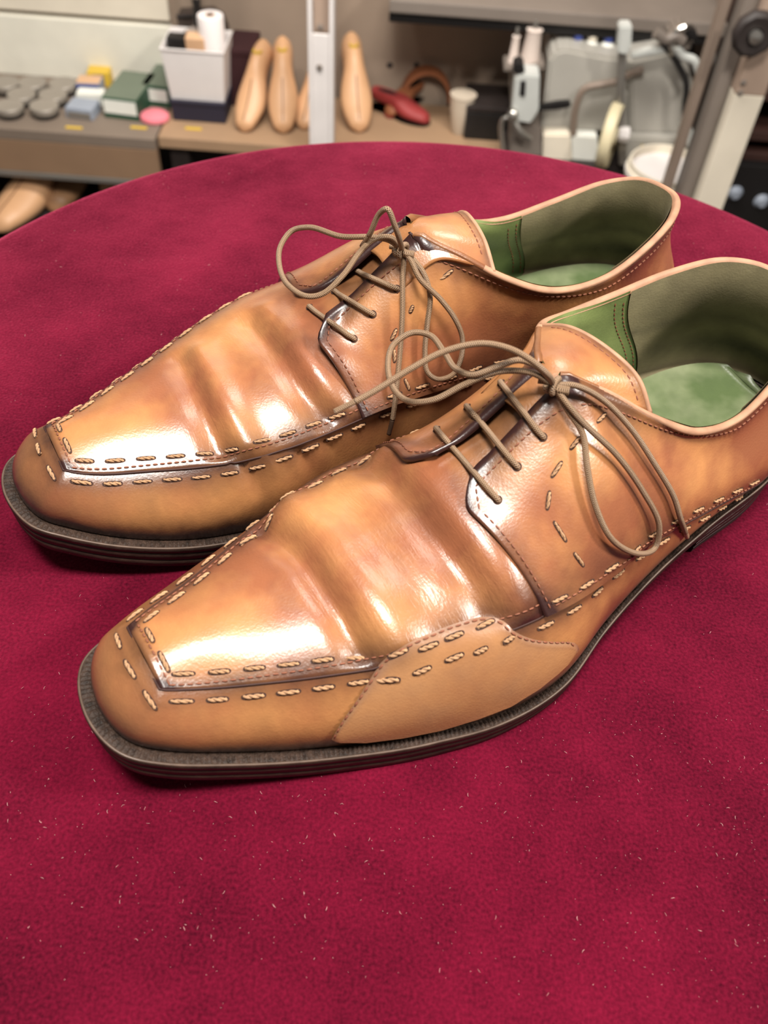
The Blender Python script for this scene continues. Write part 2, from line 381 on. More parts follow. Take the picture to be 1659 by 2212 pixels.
def station(p, side):
    """(seam point, top point) for body station p; p < PT lies on the instep ridge, beyond it the top follows the rim"""
    p = np.atleast_1d(np.asarray(p, float)); k = np.clip((p - PT) / (1 - PT), 0, 1)
    a = arc(SD[side]); a = a / a[-1]
    S1 = seam_at(np.minimum(p, PT), side)
    S2 = np.stack([np.interp(k, a, SD[side][:, i]) for i in range(3)], -1)
    r = RIMS[side]; b = np.concatenate([[0], np.cumsum(np.linalg.norm(np.diff(r, axis=0), axis=1))]); b /= b[-1]
    T2 = np.stack([np.interp(k, b, r[:, i]) for i in range(3)], -1)
    pp = np.minimum(p, PT); T1 = np.stack([pp * L, 0 * pp, zcenter(pp)], -1)
    f = (p <= PT)[:, None]
    return np.where(f, S1, S2), np.where(f, T1, T2)
ALX = [.05, .2, .3, .4, .47, .54, .62, .72, .85, 1.]
AL = np.radians([22, 30, 36, 46, 56, 68, 82, 92, 97, 99])      # lean of the surface where it leaves the seam
BEX = [.05, .45, .53, .56, .62, .70, .80, .92, 1.]
BE = np.radians([0, 4, 14, 32, 62, 82, 92, 100, 102])
def body(p, v, side):
    """surface from seam (v=0) to ridge or rim (v=1); p, v same-shape arrays"""
    p = np.asarray(p, float); v = np.asarray(v, float); sh = p.shape
    S, T = station(p.ravel(), side); v = v.ravel()[:, None]
    d = (T - S).copy(); d[:, 2] = 0; ln = np.linalg.norm(d, axis=1)[:, None]
    inw = d / (ln + 1e-9)
    # front stations: straight across; heel stations: along the outline normal
    pr = p.ravel()[:, None]
    side_in = np.concatenate([0 * ln, -side * np.ones_like(ln), 0 * ln], 1)
    k = np.clip((pr - .86) / .14, 0, 1) * math.pi / 2
    heel_in = np.concatenate([-np.sin(k), -side * np.cos(k), 0 * k], 1)
    inw = np.where(pr < PT, side_in, heel_in)
    H = np.linalg.norm(T - S, axis=1)[:, None]
    al = np.interp(pr, ALX, AL); be = np.interp(pr, BEX, BE)
    ch = np.arctan2((T - S)[:, 2:3], np.maximum(((T - S) * inw).sum(1, keepdims=True), 1e-4))
    kk = np.clip((pr - PT + .005) / .03, 0, 1); be = be * (1 - kk) + np.maximum(be, ch - math.radians(20)) * kk
    up = np.array([[0, 0, 1.0]])
    t0 = inw * np.cos(al) + up * np.sin(al); t1 = inw * np.cos(be) + up * np.sin(be)
    C1 = S + t0 * H * .40; C2 = T - t1 * H * .38
    B = (1 - v) ** 3 * S + 3 * v * (1 - v) ** 2 * C1 + 3 * v * v * (1 - v) * C2 + v ** 3 * T
    return B.reshape(sh + (3,))
def grid_normals(P):
    du = np.gradient(P, axis=0); dv = np.gradient(P, axis=1); n = np.cross(du, dv)
    n /= np.linalg.norm(n, axis=-1)[..., None] + 1e-12
    return n
def out_normals(P, ref):
    n = grid_normals(P); s = np.sign((n * (P - ref)).sum(-1).sum()); return n * s

def seg_dist(P2, poly):
    a = poly[:-1]; ab = poly[1:] - a
    t = np.clip(((P2[:, None] - a) * ab).sum(-1) / ((ab ** 2).sum(-1) + 1e-12), 0, 1)
    d = np.linalg.norm(P2[:, None] - (a + t[..., None] * ab), axis=-1); j = d.argmin(1)
    return d[np.arange(len(P2)), j], (t[np.arange(len(P2)), j] + j) / len(a)

class Shoe:
    def __init__(s, mir, tx, ty, yaw, name, label):
        s.sy = 1.0 if mir else -1.0                      # local y in the world frame = sy * y
        s.root = empty(name, (tx, ty, 0), math.radians(yaw)); tag(s.root, label, 'shoe', 'pair of tan leather shoes')
        s.Mw = Matrix.Translation((tx, ty, 0)) @ Matrix.Rotation(math.radians(yaw), 4, 'Z'); s.Mi = s.Mw.inverted()
        s.pool_v = []; s.pool_f = []
    def W(s, P): P = np.array(P, float); P[..., 1] *= s.sy; return P
    def part(s, name, P, F, mat, burn=None, ref=None, solid=False, bvh=True, smooth=True, parent=None, kind=None, inward=False):
        V = s.W(np.asarray(P).reshape(-1, 3))
        me = mesh(name, V, F, smooth, burn)
        c = Vector((0.15, 0, 0.03)) if ref is None else Vector(s.W(np.array(ref)))
        def ov(p):
            q = p - Vector((min(max(p.x, .04), .25), 0, min(p.z * .6, .03))); return -q if inward else q
        orient(me, ov)
        me.materials.append(mat)
        o = link(name, me, None, parent or s.root)
        if kind: o['kind'] = kind
        if bvh:
            b = len(s.pool_v); s.pool_v += [Vector(v) for v in V]; s.pool_f += [tuple(i + b for i in f) for f in F]
        return o
    def tree(s): s.bvh = BVHTree.FromPolygons(s.pool_v, s.pool_f)
    def hit(s, px, py):
        """surface point (shoe frame, mirrored as built) and normal seen at a pixel"""
        o = s.Mi @ CAM; d = (s.Mi.to_3x3() @ ray(px, py)).normalized()
        h = s.bvh.ray_cast(o, d)
        if h[0] is None: return None, None
        n = h[1] if h[1].dot(d) < 0 else -h[1]
        return h[0], n
    def lift(s, px, py, l):
        p, n = s.hit(px, py)
        if p is None: return None
        return p + (s.Mi @ CAM - p).normalized() * l
    def atz(s, px, py, z): return s.Mi @ pz(px, py, z)
    def near(s, p):
        h = s.bvh.find_nearest(Vector(p)); n = h[1]; c = Vector((min(max(p[0], .05), .25), 0, .02))
        if n.dot(h[0] - c) < 0: n = -n
        g = s.bvh.ray_cast(h[0] + n * .010, -n, .012)          # outermost layer there
        if g[0] is not None:
            m = g[1] if g[1].dot(n) > 0 else -g[1]
            return g[0], m
        return h[0], n

def build_shoe(s, creases, patch):
    root = s.root
    # ---------------- lower band (feather to seam) all the way round
    NC = 150; ends = []
    cols = {}
    for side in (1, -1):
        o = OUT[side]; a = arc(o); a /= a[-1]
        ta = np.interp(np.linspace(0, 1, NC), a, _TD)
        tc = .022; F = np.stack([ta * L, side * halfwidth(ta, side), zfeather(ta)], -1)
        S = np.zeros_like(F)
        m = ta <= tc
        corner = seam_at(np.array([XC]), side)[0]; ctr = np.array([XC * L - .0004, 0, zcenter(XC)])
        ga = np.interp(ta, _TD, a); gc = np.interp(tc, _TD, a); g = np.clip(ga / gc, 0, 1)
        S[m] = ctr * (1 - g[m])[:, None] + corner * g[m][:, None]
        ts = ta + (XC - tc) * np.clip(1 - (ta - tc) / .28, 0, 1) ** 2
        S[~m] = seam_at(np.clip(ts[~m], XC, 1), side)
        cols[side] = (ta, F, S)
    NV = 15; v = np.linspace(0, 1, NV)[None, :, None]
    def wall(side):
        ta, F, S = cols[side]
        n = outnormal(OUT[side], side); n = np.stack([np.interp(ta, _TD, n[:, 0]), np.interp(ta, _TD, n[:, 1]), 0 * ta], -1)
        n[0] = (-1, 0, 0); n[-1] = (1, 0, 0); n /= np.linalg.norm(n, axis=1)[:, None]
        h = (S[:, 2] - F[:, 2])[:, None]; up = np.array([[0, 0, 1.0]])
        ins = np.linalg.norm((F - S)[:, :2], axis=1)[:, None]
        C1 = F + n * h * .13 + up * h * .42; C2 = S + n * np.minimum(ins * .62, h * .42) - up * h * .16
        F, S, C1, C2 = [x[:, None] for x in (F, S, C1, C2)]
        return (1 - v) ** 3 * F + 3 * v * (1 - v) ** 2 * C1 + 3 * v * v * (1 - v) * C2 + v ** 3 * S
    wl, wm = wall(1), wall(-1)
    full = np.concatenate([wl, wm[::-1][1:-1]], 0); nf = len(full)      # closed ring
    # side wrinkles below the folds
    s.wall = {1: wl, -1: wm}
    ring_t = np.concatenate([cols[1][0], cols[-1][0][::-1][1:-1]]); ring_side = np.concatenate([np.ones(NC), -np.ones(NC - 2)])
    vv = np.linspace(0, 1, NV)[None, :]
    if creases.get('wall'):
        nrm = out_normals(full, np.array([.15, 0, .02]))
        for (t0, sd, slope, amp, sig) in creases['wall']:
            tt = ring_t[:, None] - (t0 + slope * (1 - vv))
            k = amp * np.exp(-(tt / sig) ** 2) * np.clip(vv * 1.25, 0, 1) ** .7 * (ring_side[:, None] == sd)
            full = full + nrm * k[..., None]
    burn = .62 * np.exp(-((1 - vv) / .26) ** 2) + .85 * np.exp(-(vv / .28) ** 2) + 0 * ring_t[:, None]
    burn += .22 * np.clip(1 - ring_t[:, None] / .07, 0, 1) * (vv < .8) + creases['tone_shift'][0]
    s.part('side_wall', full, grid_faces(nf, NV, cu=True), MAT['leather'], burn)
    # ---------------- vamp (apron) between the seams, up to the instep
    NX, NY = 110, 61
    xs = XC + (PT - XC) * np.linspace(0, 1, NX)
    def vamp_grid(x):
        q = np.linspace(0, 1, (NY + 1) // 2)
        lat = body(np.repeat(x[:, None], len(q), 1), np.repeat(q[None], len(x), 0), 1)
        med = body(np.repeat(x[:, None], len(q), 1), np.repeat(q[None], len(x), 0), -1)
        return np.concatenate([lat, med[:, ::-1][:, 1:]], 1)
    V0 = vamp_grid(xs)
    F0 = grid_faces(NX, NY)
    bv = BVHTree.FromPolygons([Vector(p) for p in s.W(V0.reshape(-1, 3))], F0)
    o = s.Mi @ CAM; R3 = s.Mi.to_3x3()
    V = V0.copy(); flat = V0.reshape(-1, 3)
    edge = np.concatenate([np.linspace(0, 1, (NY + 1) // 2), np.linspace(1, 0, (NY + 1) // 2)[1:]])
    fade = np.clip(edge / .10, 0, 1)[None, :].repeat(NX, 0).ravel()
    dz = np.zeros(len(flat)); crease_burn = np.zeros(len(flat)); wrk = np.zeros(len(flat))
    for amp, sig, pts, bk in creases['vamp']:
        lp = []
        for (px, py) in pts:
            h = bv.ray_cast(o, (R3 @ ray(px, py)).normalized())
            if h[0] is not None: lp.append((h[0].x, h[0].y * s.sy))
        if len(lp) < 2: continue
        lp = catmull(np.array([(a, b, 0) for a, b in lp]), 40)[:, :2]
        e0 = lp[0] + (lp[0] - lp[1]) * 6; e1 = lp[-1] + (lp[-1] - lp[-2]) * 6
        d, tt = seg_dist(flat[:, :2], np.vstack([e0, lp, e1]))
        g = np.exp(-(d / sig) ** 2) * fade
        dz += amp * g; crease_burn += bk * g
        if amp < 0: wrk += np.exp(-(d / (sig * 1.7)) ** 2) * .9
    N0 = out_normals(V0, np.array([.15, 0, 0])).reshape(-1, 3)
    V = (flat + N0 * dz[:, None]).reshape(V0.shape)
    # raised lip along the seam: a thin edge that drops to the side wall
    e = np.concatenate([np.linspace(0, 1, (NY + 1) // 2), np.linspace(1, 0, (NY + 1) // 2)[1:]])[None, :] + 0 * xs[:, None]
    V = V + N0.reshape(V0.shape) * (.0007 - .0032 * np.clip((xs - .425) / .04, 0, 1))[:, None, None]
    xn = (xs - XC)[:, None] / .02
    burn = .72 * np.exp(-(e / .22) ** 2) + .70 * np.exp(-(xn / .60) ** 2) + .05 + .12 * np.clip((xs[:, None] - .38) / .03, 0, 1) + .50 * np.clip((xs[:, None] - .425) / .03, 0, 1) + crease_burn.reshape(NX, NY)  # edge burnish; rear steps paint shade into the gap between the facings
    Vr = np.concatenate([V[:1] - np.array([.0001, 0, .0016]), V], 0)
    Vr = np.concatenate([Vr[:, :1] - [0, 0, .0014], Vr, Vr[:, -1:] - [0, 0, .0014]], 1)
    br = np.pad(burn, ((1, 0), (1, 1)), mode='edge')
    ov = s.part('vamp', Vr, grid_faces(NX + 1, NY + 2), MAT['leather'], br)
    wr = np.pad(np.clip(wrk, 0, 1).reshape(NX, NY), ((1, 0), (1, 1)), mode='edge')
    at = ov.data.attributes.new('wrinkle', 'FLOAT', 'POINT'); at.data.foreach_set('value', wr.ravel())
    s.vamp = V
    # ---------------- quarters with their facings
    NQ, NJ = 120, 26
    for side, nm in ((1, 'outer'), (-1, 'inner')):
        j = np.linspace(0, 1, NJ)
        xf_seam, xf_top = (.428, .402) if side > 0 else (.405, .388)
        p0 = np.concatenate([np.linspace(.40, .54, 46), np.linspace(.54, 1, NQ - 45)[1:]])
        P_ = np.repeat(p0[:, None], NJ, 1)
        xf = xf_seam + (xf_top - xf_seam) * j
        xf = xf + .030 * np.clip((j - .80) / .20, 0, 1) ** 2.6                 # rounded lower front corner of the facing
        w = np.clip((.52 - P_) / (.52 - .40), 0, 1)
        P_ = P_ * (1 - w) + (xf[None, :] + (P_ - .40) * (.52 - xf[None, :]) / .12) * w
        P_ = np.where(p0[:, None] < .52, xf[None, :] + (p0[:, None] - .40) * (.52 - xf[None, :]) / .12, np.repeat(p0[:, None], NJ, 1))
        Sm = np.abs(seam_at(np.minimum(P_, PT), side)[..., 1])
        gap = np.interp(P_, [.39, .44, .53, PT], [.0105, .0060, .0024, .0014] if side > 0 else [.0080, .0046, .0020, .0012])
        vmax = np.where(P_ < PT, 1 - gap / Sm * .78, 1.0)
        Q = body(P_, j[None, :] * vmax, side)
        wgt = (np.clip((1 - j) / .16, 0, 1) * np.clip(j / .05, 0, 1))[None, :] * (np.clip((P_ - .43) / .04, 0, 1) * np.clip((.78 - P_) / .05, 0, 1))
        for _ in range(260):
            A = Q.copy(); A[1:-1] = .25 * Q[:-2] + .5 * Q[1:-1] + .25 * Q[2:]
            Q = Q + (A - Q) * wgt[..., None]
        n = out_normals(Q, np.array([.15, 0, .03]))
        lift = .0019 * np.clip((PT + .05 - P_) / .04, 0, 1) + .0006
        curl = (.0030 if side < 0 else .0014) * np.exp(-(np.clip(P_ - xf[None, :], 0, 1) / .022) ** 2) * np.clip((j[None, :] - .25) / .4, 0, 1)
        Q = Q + n * (lift + curl)[..., None]
        jj = j[None, :] + 0 * P_; dfront = np.clip((P_ - xf[None, :]) / .02, 0, 9)
        burn = .60 * np.exp(-(dfront / .7) ** 2) + (.60 * np.exp(-((1 - jj) / .16) ** 2) + .45 * np.exp(-((1 - jj) / .06) ** 2) * (P_ < PT + .02)) + .58 * np.exp(-(jj / .18) ** 2) + .05
        burn += .16 * np.exp(-((P_ - .60) / .04) ** 2) + creases['tone_shift'][1] * np.clip((P_ - .62) / .08, 0, 1)
        # skirt so the facing has thickness at its front and inner edges
        Qs = np.concatenate([(Q - n * .0019)[:1], Q], 0); bs = np.concatenate([burn[:1] + .3, burn], 0)
        ne = np.concatenate([n[:1], n], 0); Pe = np.concatenate([P_[:1], P_], 0)
        drop = np.where(Pe < PT, .0019, .0002)
        Qs = np.concatenate([Qs, (Qs - ne * drop[..., None])[:, -1:]], 1); bs = np.concatenate([bs, bs[:, -1:] + .3], 1)
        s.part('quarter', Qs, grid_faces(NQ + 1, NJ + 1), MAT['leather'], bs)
        s.q = getattr(s, 'q', {}); s.q[side] = (Q, n, P_)
    s.tree()


def ring_cols(n):
    """matched outline columns: lateral toe->heel then medial heel->toe; returns points, outward normals, t"""
    out = []
    for side in (1, -1):
        o = OUT[side]; a = arc(o); a /= a[-1]
        t = np.interp(np.linspace(0, 1, n), a, _TD)
        P = np.stack([t * L, side * halfwidth(t, side)], -1); nn = outnormal(o, side)
        N = np.stack([np.interp(t, _TD, nn[:, 0]), np.interp(t, _TD, nn[:, 1])], -1); N[0] = (-1, 0); N[-1] = (1, 0)
        N /= np.linalg.norm(N, axis=1)[:, None]; out.append((P, N, t))
    (P1, N1, t1), (P2, N2, t2) = out
    return np.concatenate([P1, P2[::-1][1:-1]]), np.concatenate([N1, N2[::-1][1:-1]]), np.concatenate([t1, t2[::-1][1:-1]])
def weltw(t): return pch(np.array([0, .3, .6, 1.]), np.array([.0041, .0037, .0020, .0022]), t)

def build_bottom(s):
    n = 880
    P, N, t = ring_cols(n); wo = weltw(t); z = zfeather(t); th = thick(t); m = len(P)
    k = np.arange(m); rid = np.where(k % 4 < 2, 1.0, 0.0) * np.clip((.62 - t) / .06, 0, 1)
    rid *= .00055 * (.8 + .4 * rng.rand(m // 4 + 2)[k // 4])
    prof = [(-.004, -.0012, 0), (-.0006, -.0009, 0), (.0002, -.0006, .3), (.40, -.0002, 1.0), (.74, -.0002, 1.0), (.84, 0.0, .3), (.99, .0001, 0)]
    ring = []
    for off, dz, rk in prof:
        o = off if abs(off) < .01 else off * wo
        ring.append(np.concatenate([P + N * (o + 0 * wo)[:, None], (z + dz + rid * rk)[:, None]], 1))
    G = np.stack(ring, 1)
    s.part('welt', G, grid_faces(m, len(prof), cu=True), MAT['welt'], bvh=False)
    prof2 = [(.96, .0002), (1.0, .0001), (1.0, -.05), (1.0, -.20), (.90, -.235), (.90, -.26), (.99, -.29), (.98, -.58), (.90, -.605), (.90, -.63), (.98, -.66), (.96, -.95), (.86, -1.0), (.2, -1.0)]
    e = np.array([0, .0004, .0008, .0007, .0001, .0001, .0005, .0004, .0000, .0000, .0004, .0002, -.0006, -.002])
    G = np.stack([np.concatenate([P + N * (a * wo + ee)[:, None], (z + (b * th if abs(b) > .001 else b))[:, None]], 1) for (a, b), ee in zip(prof2, e)], 1)
    q = len(prof2); F = grid_faces(m, q, cu=True)
    for i in range(n - 1):                                   # underside
        a, b = i, i + 1; c, d = (m - b) % m, (m - a) % m
        f = [a * q + q - 1, b * q + q - 1, c * q + q - 1, d * q + q - 1]
        f = list(dict.fromkeys(f))
        if len(f) > 2: F.append(tuple(f))
    s.part('outsole', G, F, MAT['sole'], bvh=False)
    # polished bead along the welt edge
    c = np.concatenate([P + N * (wo * .97 + .0003)[:, None], (z + .0000)[:, None]], 1)
    keep = c[t < .66] if False else c
    v, f, uv = tube_geo([Vector(p) for p in s.W(c[::4])], .00045, 6, closed=True)
    o = link('welt_bead', mesh('welt_bead', v, f), MAT['bead'], s.root)
    # heel: three leather lifts and a rubber top piece, straight breast
    msk = t > .748; hp = P[msk] - N[msk] * .0006 + N[msk] * weltw(t[msk])[:, None]; ht = t[msk]
    zt = pch(ZX, ZB, ht) ; breast = np.array([[.748 * L + .0015, y] for y in np.linspace(-.030, .030, 9)])
    ends = (hp[-1], hp[0])
    br = np.stack([np.linspace(ends[0][0], ends[1][0], 10)[1:-1], np.linspace(ends[0][1], ends[1][1], 10)[1:-1]], 1)
    br[:, 0] += .004 * np.sin(np.linspace(0, math.pi, 10)[1:-1])
    poly = np.vstack([hp, br]); pzt = np.concatenate([zt, np.full(len(br), pch(ZX, ZB, np.array([.75]))[0])])
    cx = poly.mean(0)
    lv = [1.0, .76, .52, .28, 0.0]
    for i in range(4):
        top, bot = lv[i], lv[i + 1]; k = len(poly); vs = []
        for fr, ins in ((top, .0004), (top - .02, .0), (bot + .02, .0), (bot, .0004)):
            q2 = cx + (poly - cx) * (1 - ins / .03) * (1 - .05 * (1 - fr))
            vs.append(np.concatenate([q2, (pzt * fr)[:, None]], 1))
        vs = np.stack(vs, 1).reshape(-1, 3); fs = grid_faces(k, 4, cu=True)
        fs.append(tuple(j * 4 for j in range(k))); fs.append(tuple(j * 4 + 3 for j in range(k))[::-1])
        s.part('heel_lift' if i < 3 else 'heel_top_piece', vs, fs, MAT['sole'] if i < 3 else MAT['rubber'], bvh=False, smooth=False)

def build_inside(s):
    CB = .80                                                  # where the suede counter lining begins
    inner = {}
    for side in (1, -1):
        Q, n, P_ = s.q[side]; p = P_[:, 0]; i0 = int(np.argmax(P_[:, -1] >= .53))
        Qi = (Q - n * .0030)[i0:]; pi = P_[i0:, NJq // 2]
        k = np.clip((pi - PT) / (1 - PT), 0, 1)
        fo = np.stack([_TD * L, side * halfwidth(_TD, side), zfeather(_TD)], -1); nn = outnormal(fo, side)
        fo[:, :2] -= nn * .0045; fo[:, 2] += .0035
        sel = fo[_TD >= PT]; a = arc(sel); a /= a[-1]
        I2 = np.stack([np.interp(k, a, sel[:, i]) for i in range(3)], -1)
        I1 = np.stack([np.interp(np.minimum(pi, PT), _TD, fo[:, i]) for i in range(3)], -1)
        I = np.where((pi < PT)[:, None], I1, I2)
        rows = [I] + [I * (1 - w) + Qi[:, 0] * w - (0, 0, 0) for w in (.35, .7)] + [Qi[:, jj] for jj in range(0, Qi.shape[1])]
        G = np.stack(rows, 1); inner[side] = (G, pi)
    c = {sd: int(np.argmax(inner[sd][1] >= CB)) for sd in (1, -1)}
    for sd in (1, -1):
        G, pi = inner[sd]; g = G[:c[sd] + 1]; nv = g.shape[1]
        jj = np.linspace(0, 1, nv)[None, :] + 0 * pi[:c[sd] + 1, None]
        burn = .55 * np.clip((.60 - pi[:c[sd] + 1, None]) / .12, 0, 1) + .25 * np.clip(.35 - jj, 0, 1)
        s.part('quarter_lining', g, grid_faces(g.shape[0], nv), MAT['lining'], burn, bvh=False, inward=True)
    A = inner[1][0][c[1]:]; B = inner[-1][0][c[-1]:][::-1]
    # shared rows: medial grid reversed continues the lateral one round the heel
    G = np.concatenate([A, B[1:]], 0); nv = G.shape[1]
    nn = out_normals(G, np.array([.22, 0, .05]))
    G = G - nn * .0006
    jj = np.linspace(0, 1, nv)[None, :]; uu = np.linspace(-1, 1, G.shape[0])[:, None]
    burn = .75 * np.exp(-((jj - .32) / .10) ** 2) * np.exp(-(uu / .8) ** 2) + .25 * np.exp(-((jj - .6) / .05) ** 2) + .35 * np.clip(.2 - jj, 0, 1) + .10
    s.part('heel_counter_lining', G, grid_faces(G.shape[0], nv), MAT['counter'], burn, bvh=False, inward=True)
    # double row of stitching where the counter lining meets the quarter lining
    for sd in (1, -1):
        G0, pi = inner[sd]
        for dk in (-1, -3):
            line = G0[c[sd] + dk][3:-1]
            s.dashes.append((line, -1))
    # insole
    n = 60; t = np.linspace(.30, .992, n); w = np.linspace(-1, 1, 15)
    wl = np.maximum(halfwidth(t, 1) - .004, .001); wm = np.maximum(halfwidth(t, -1) - .004, .001)
    G = np.zeros((n, 15, 3)); G[..., 0] = (t * L - .004 * (t > .97))[:, None]
    G[..., 1] = np.where(w[None] > 0, w[None] * wl[:, None], w[None] * wm[:, None])
    G[..., 2] = (zfeather(t) + .0035)[:, None] + .0022 * w[None] ** 2
    wr = .0007 * np.sin((t[:, None] * L + .012 * w[None] ** 2) * 2 * math.pi / .011) * np.exp(-((t[:, None] - .70) / .05) ** 2)
    G[..., 2] += wr
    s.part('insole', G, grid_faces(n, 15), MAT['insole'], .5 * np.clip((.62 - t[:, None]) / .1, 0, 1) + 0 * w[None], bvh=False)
    # topline edge: outer and lining leather meet in a raw tan edge
    outer = np.concatenate([s.q[1][0][:, -1][s.q[1][2][:, -1] >= PT], s.q[-1][0][:, -1][s.q[-1][2][:, -1] >= PT][::-1][1:]])
    nn = np.concatenate([s.q[1][1][:, -1][s.q[1][2][:, -1] >= PT], s.q[-1][1][:, -1][s.q[-1][2][:, -1] >= PT][::-1][1:]])
    for _ in range(6): nn[1:-1] = (nn[:-2] + nn[1:-1] + nn[2:]) / 3
    nn /= np.linalg.norm(nn, axis=1)[:, None]
    T = np.gradient(outer, axis=0); T /= np.linalg.norm(T, axis=1)[:, None] + 1e-12
    b = np.cross(T, nn); b *= np.sign(b[:, 2])[:, None]
    prof = [(-.0001, -.0012), (.0001, .0000), (-.0003, .0005), (-.0010, .0007), (-.0019, .0006), (-.0026, .0001), (-.0031, -.0014)]
    G = np.stack([outer + nn * a + b * c_ for a, c_ in prof], 1)
    na = int(.035 * len(outer)) + 2; nb = int(.075 * len(outer)) + 2
    s.part('topline_edge', G[na:-nb], grid_faces(len(outer) - na - nb, len(prof)), MAT['edge'], bvh=False)
    s.part('facing_edge', G[:na + 1], grid_faces(na + 1, len(prof)), MAT['leather'], np.full((na + 1, len(prof)), .5), bvh=False)
    s.part('facing_edge', G[-nb - 1:], grid_faces(nb + 1, len(prof)), MAT['leather'], np.full((nb + 1, len(prof)), .5), bvh=False)
    # tongue
    rows = [[(.490, 15, 79.0), (.490, 8, 84.0), (.490, 0, 86.2), (.490, -8, 84.2), (.490, -16, 79.5)],
            [(.540, 12, 87.5), (.540, 6, 93.0), (.540, -1, 95.0), (.540, -8, 94.2), (.543, -17, 90.0)],
            [(.585, 12, 86.5), (.580, 6, 92.6), (.576, -2, 95.2), (.573, -12, 94.6), (.575, -23, 89.6)],
            [(.637, 18.5, 78.8), (.634, 10, 87.8), (.620, -3, 93.0), (.609, -17, 92.6), (.601, -28.0, 87.0)]]
    A = np.array(rows); A[..., 0] *= 300; A /= 1000
    A1 = np.stack([catmull(r, 33) for r in A], 0)
    G = np.stack([catmull(A1[:, j], 41) for j in range(33)], 1)
    G[..., 2] += .0006
    rr = np.linspace(0, 1, 41)[:, None]; cc = np.linspace(0, 1, 33)[None]
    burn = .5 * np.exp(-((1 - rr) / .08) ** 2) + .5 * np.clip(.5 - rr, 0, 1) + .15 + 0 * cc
    o = s.part('tongue', G, grid_faces(41, 33), MAT['leather'], burn, bvh=True)
    md = o.modifiers.new('thickness', 'SOLIDIFY'); md.thickness = .0018; md.offset = -1
    s.tongue = G
    e = resample(G[-1] + np.array([.0003, 0, -.0006]), 60)
    v, f, uv = tube_geo([Vector(p) for p in s.W(e)], .0010, 8)
    link('tongue_edge', mesh('tongue_edge', v, f), MAT['edge'], o)
    s.dashes.append((G[-4, 2:-2], 1)); 
NJq = 26

def dash_mesh(s, name, lines, mat, pitch=.0025, ln=.0017, r=.00033, parent=None):
    """tiny machine stitches along polylines lying on the shoe; lines = list of (points in shoe frame, sign)"""
    V = []; F = []
    for line, sg in lines:
        P = np.asarray(line, float); tot = np.linalg.norm(np.diff(P, axis=0), axis=1).sum()
        n = int(tot / pitch)
        if n < 2: continue
        q = resample(P, np.concatenate([[(i * pitch) / tot, (i * pitch + ln) / tot] for i in range(n)]))
        for i in range(n):
            a, b = Vector(q[2 * i]), Vector(q[2 * i + 1]); T = (b - a)
            if T.length < 1e-6: continue
            T.normalize(); S_ = T.orthogonal().normalized(); B_ = T.cross(S_); k = len(V)
            for e, sc in ((a, .5), (a.lerp(b, .3), 1), (a.lerp(b, .7), 1), (b, .5)):
                for an in range(5):
                    c = math.cos(an * 1.2566) * r * sc; d = math.sin(an * 1.2566) * r * sc; V.append(e + S_ * c + B_ * d)
            for ii in range(3):
                for an in range(5):
                    F.append((k + ii * 5 + an, k + ii * 5 + (an + 1) % 5, k + ii * 5 + 5 + (an + 1) % 5, k + ii * 5 + 5 + an))
    me = mesh(name, s.W(np.array([tuple(v) for v in V])), F)
    o = link(name, me, mat, parent or s.root); o['kind'] = 'stuff'
    return o

def stitch_mesh():
    """one two-ply hand stitch lying along X over a dark slot, unit length 1 = its full length"""
    V = []; F = []; MI = []
    n = 15; ln = .0064
    for ply in (0, 1):
        pts = []; rad = []
        for i in range(n):
            u = i / (n - 1); a = u * 2 * math.pi * 1.5 + ply * math.pi
            h = .00075 * math.sin(math.pi * u) ** .45 - .00045
            pts.append(Vector(((u - .5) * ln, math.cos(a) * .00028, h + math.sin(a) * .00028))); rad.append(.00042 if 0 < i < n - 1 else .0003)
        v, f, _ = tube_geo(pts, rad, 7); k = len(V); V += v; F += [tuple(x + k for x in q) for q in f]; MI += [0] * len(f)
    k = len(V); m = 18
    V.append(Vector((0, 0, .00018)))
    for i in range(m):
        a = 2 * math.pi * i / m; V.append(Vector((math.copysign(abs(math.cos(a)) ** .6, math.cos(a)) * (ln / 2 + .0005), math.copysign(abs(math.sin(a)) ** .8, math.sin(a)) * .00092, .00008)))
    F += [(k, k + 1 + i, k + 1 + (i + 1) % m) for i in range(m)]; MI += [1] * m
    me = mesh('hand_stitch', V, F); me.materials.append(MAT['thread']); me.materials.append(MAT['hole'])
    me.polygons.foreach_set('material_index', MI)
    return me
STITCH = stitch_mesh()
def put_stitch(s, p, n, T, scale=1.0, wide=1.0):
    p = Vector(p); n = Vector(n).normalized(); T = Vector(T); T = (T - n * T.dot(n)).normalized(); B = n.cross(T)
    o = bpy.data.objects.new('hand_stitch', STITCH); COL.objects.link(o); o.parent = s.root
    Mx = Matrix.Identity(4)
    sc = (scale, wide, wide)
    for i in range(3): Mx[i][0] = T[i] * sc[0]; Mx[i][1] = B[i] * sc[1]; Mx[i][2] = n[i] * sc[2]; Mx[i][3] = p[i] + n[i] * .00012
    o.matrix_local = Mx
    return o
def stitch_px(s, a, b, wide=1.0):
    pa, na = s.hit(*a); pb, nb = s.hit(*b)
    if pa is None or pb is None: return
    put_stitch(s, (pa + pb) / 2, na + nb, pb - pa, (pb - pa).length / .0064, wide)
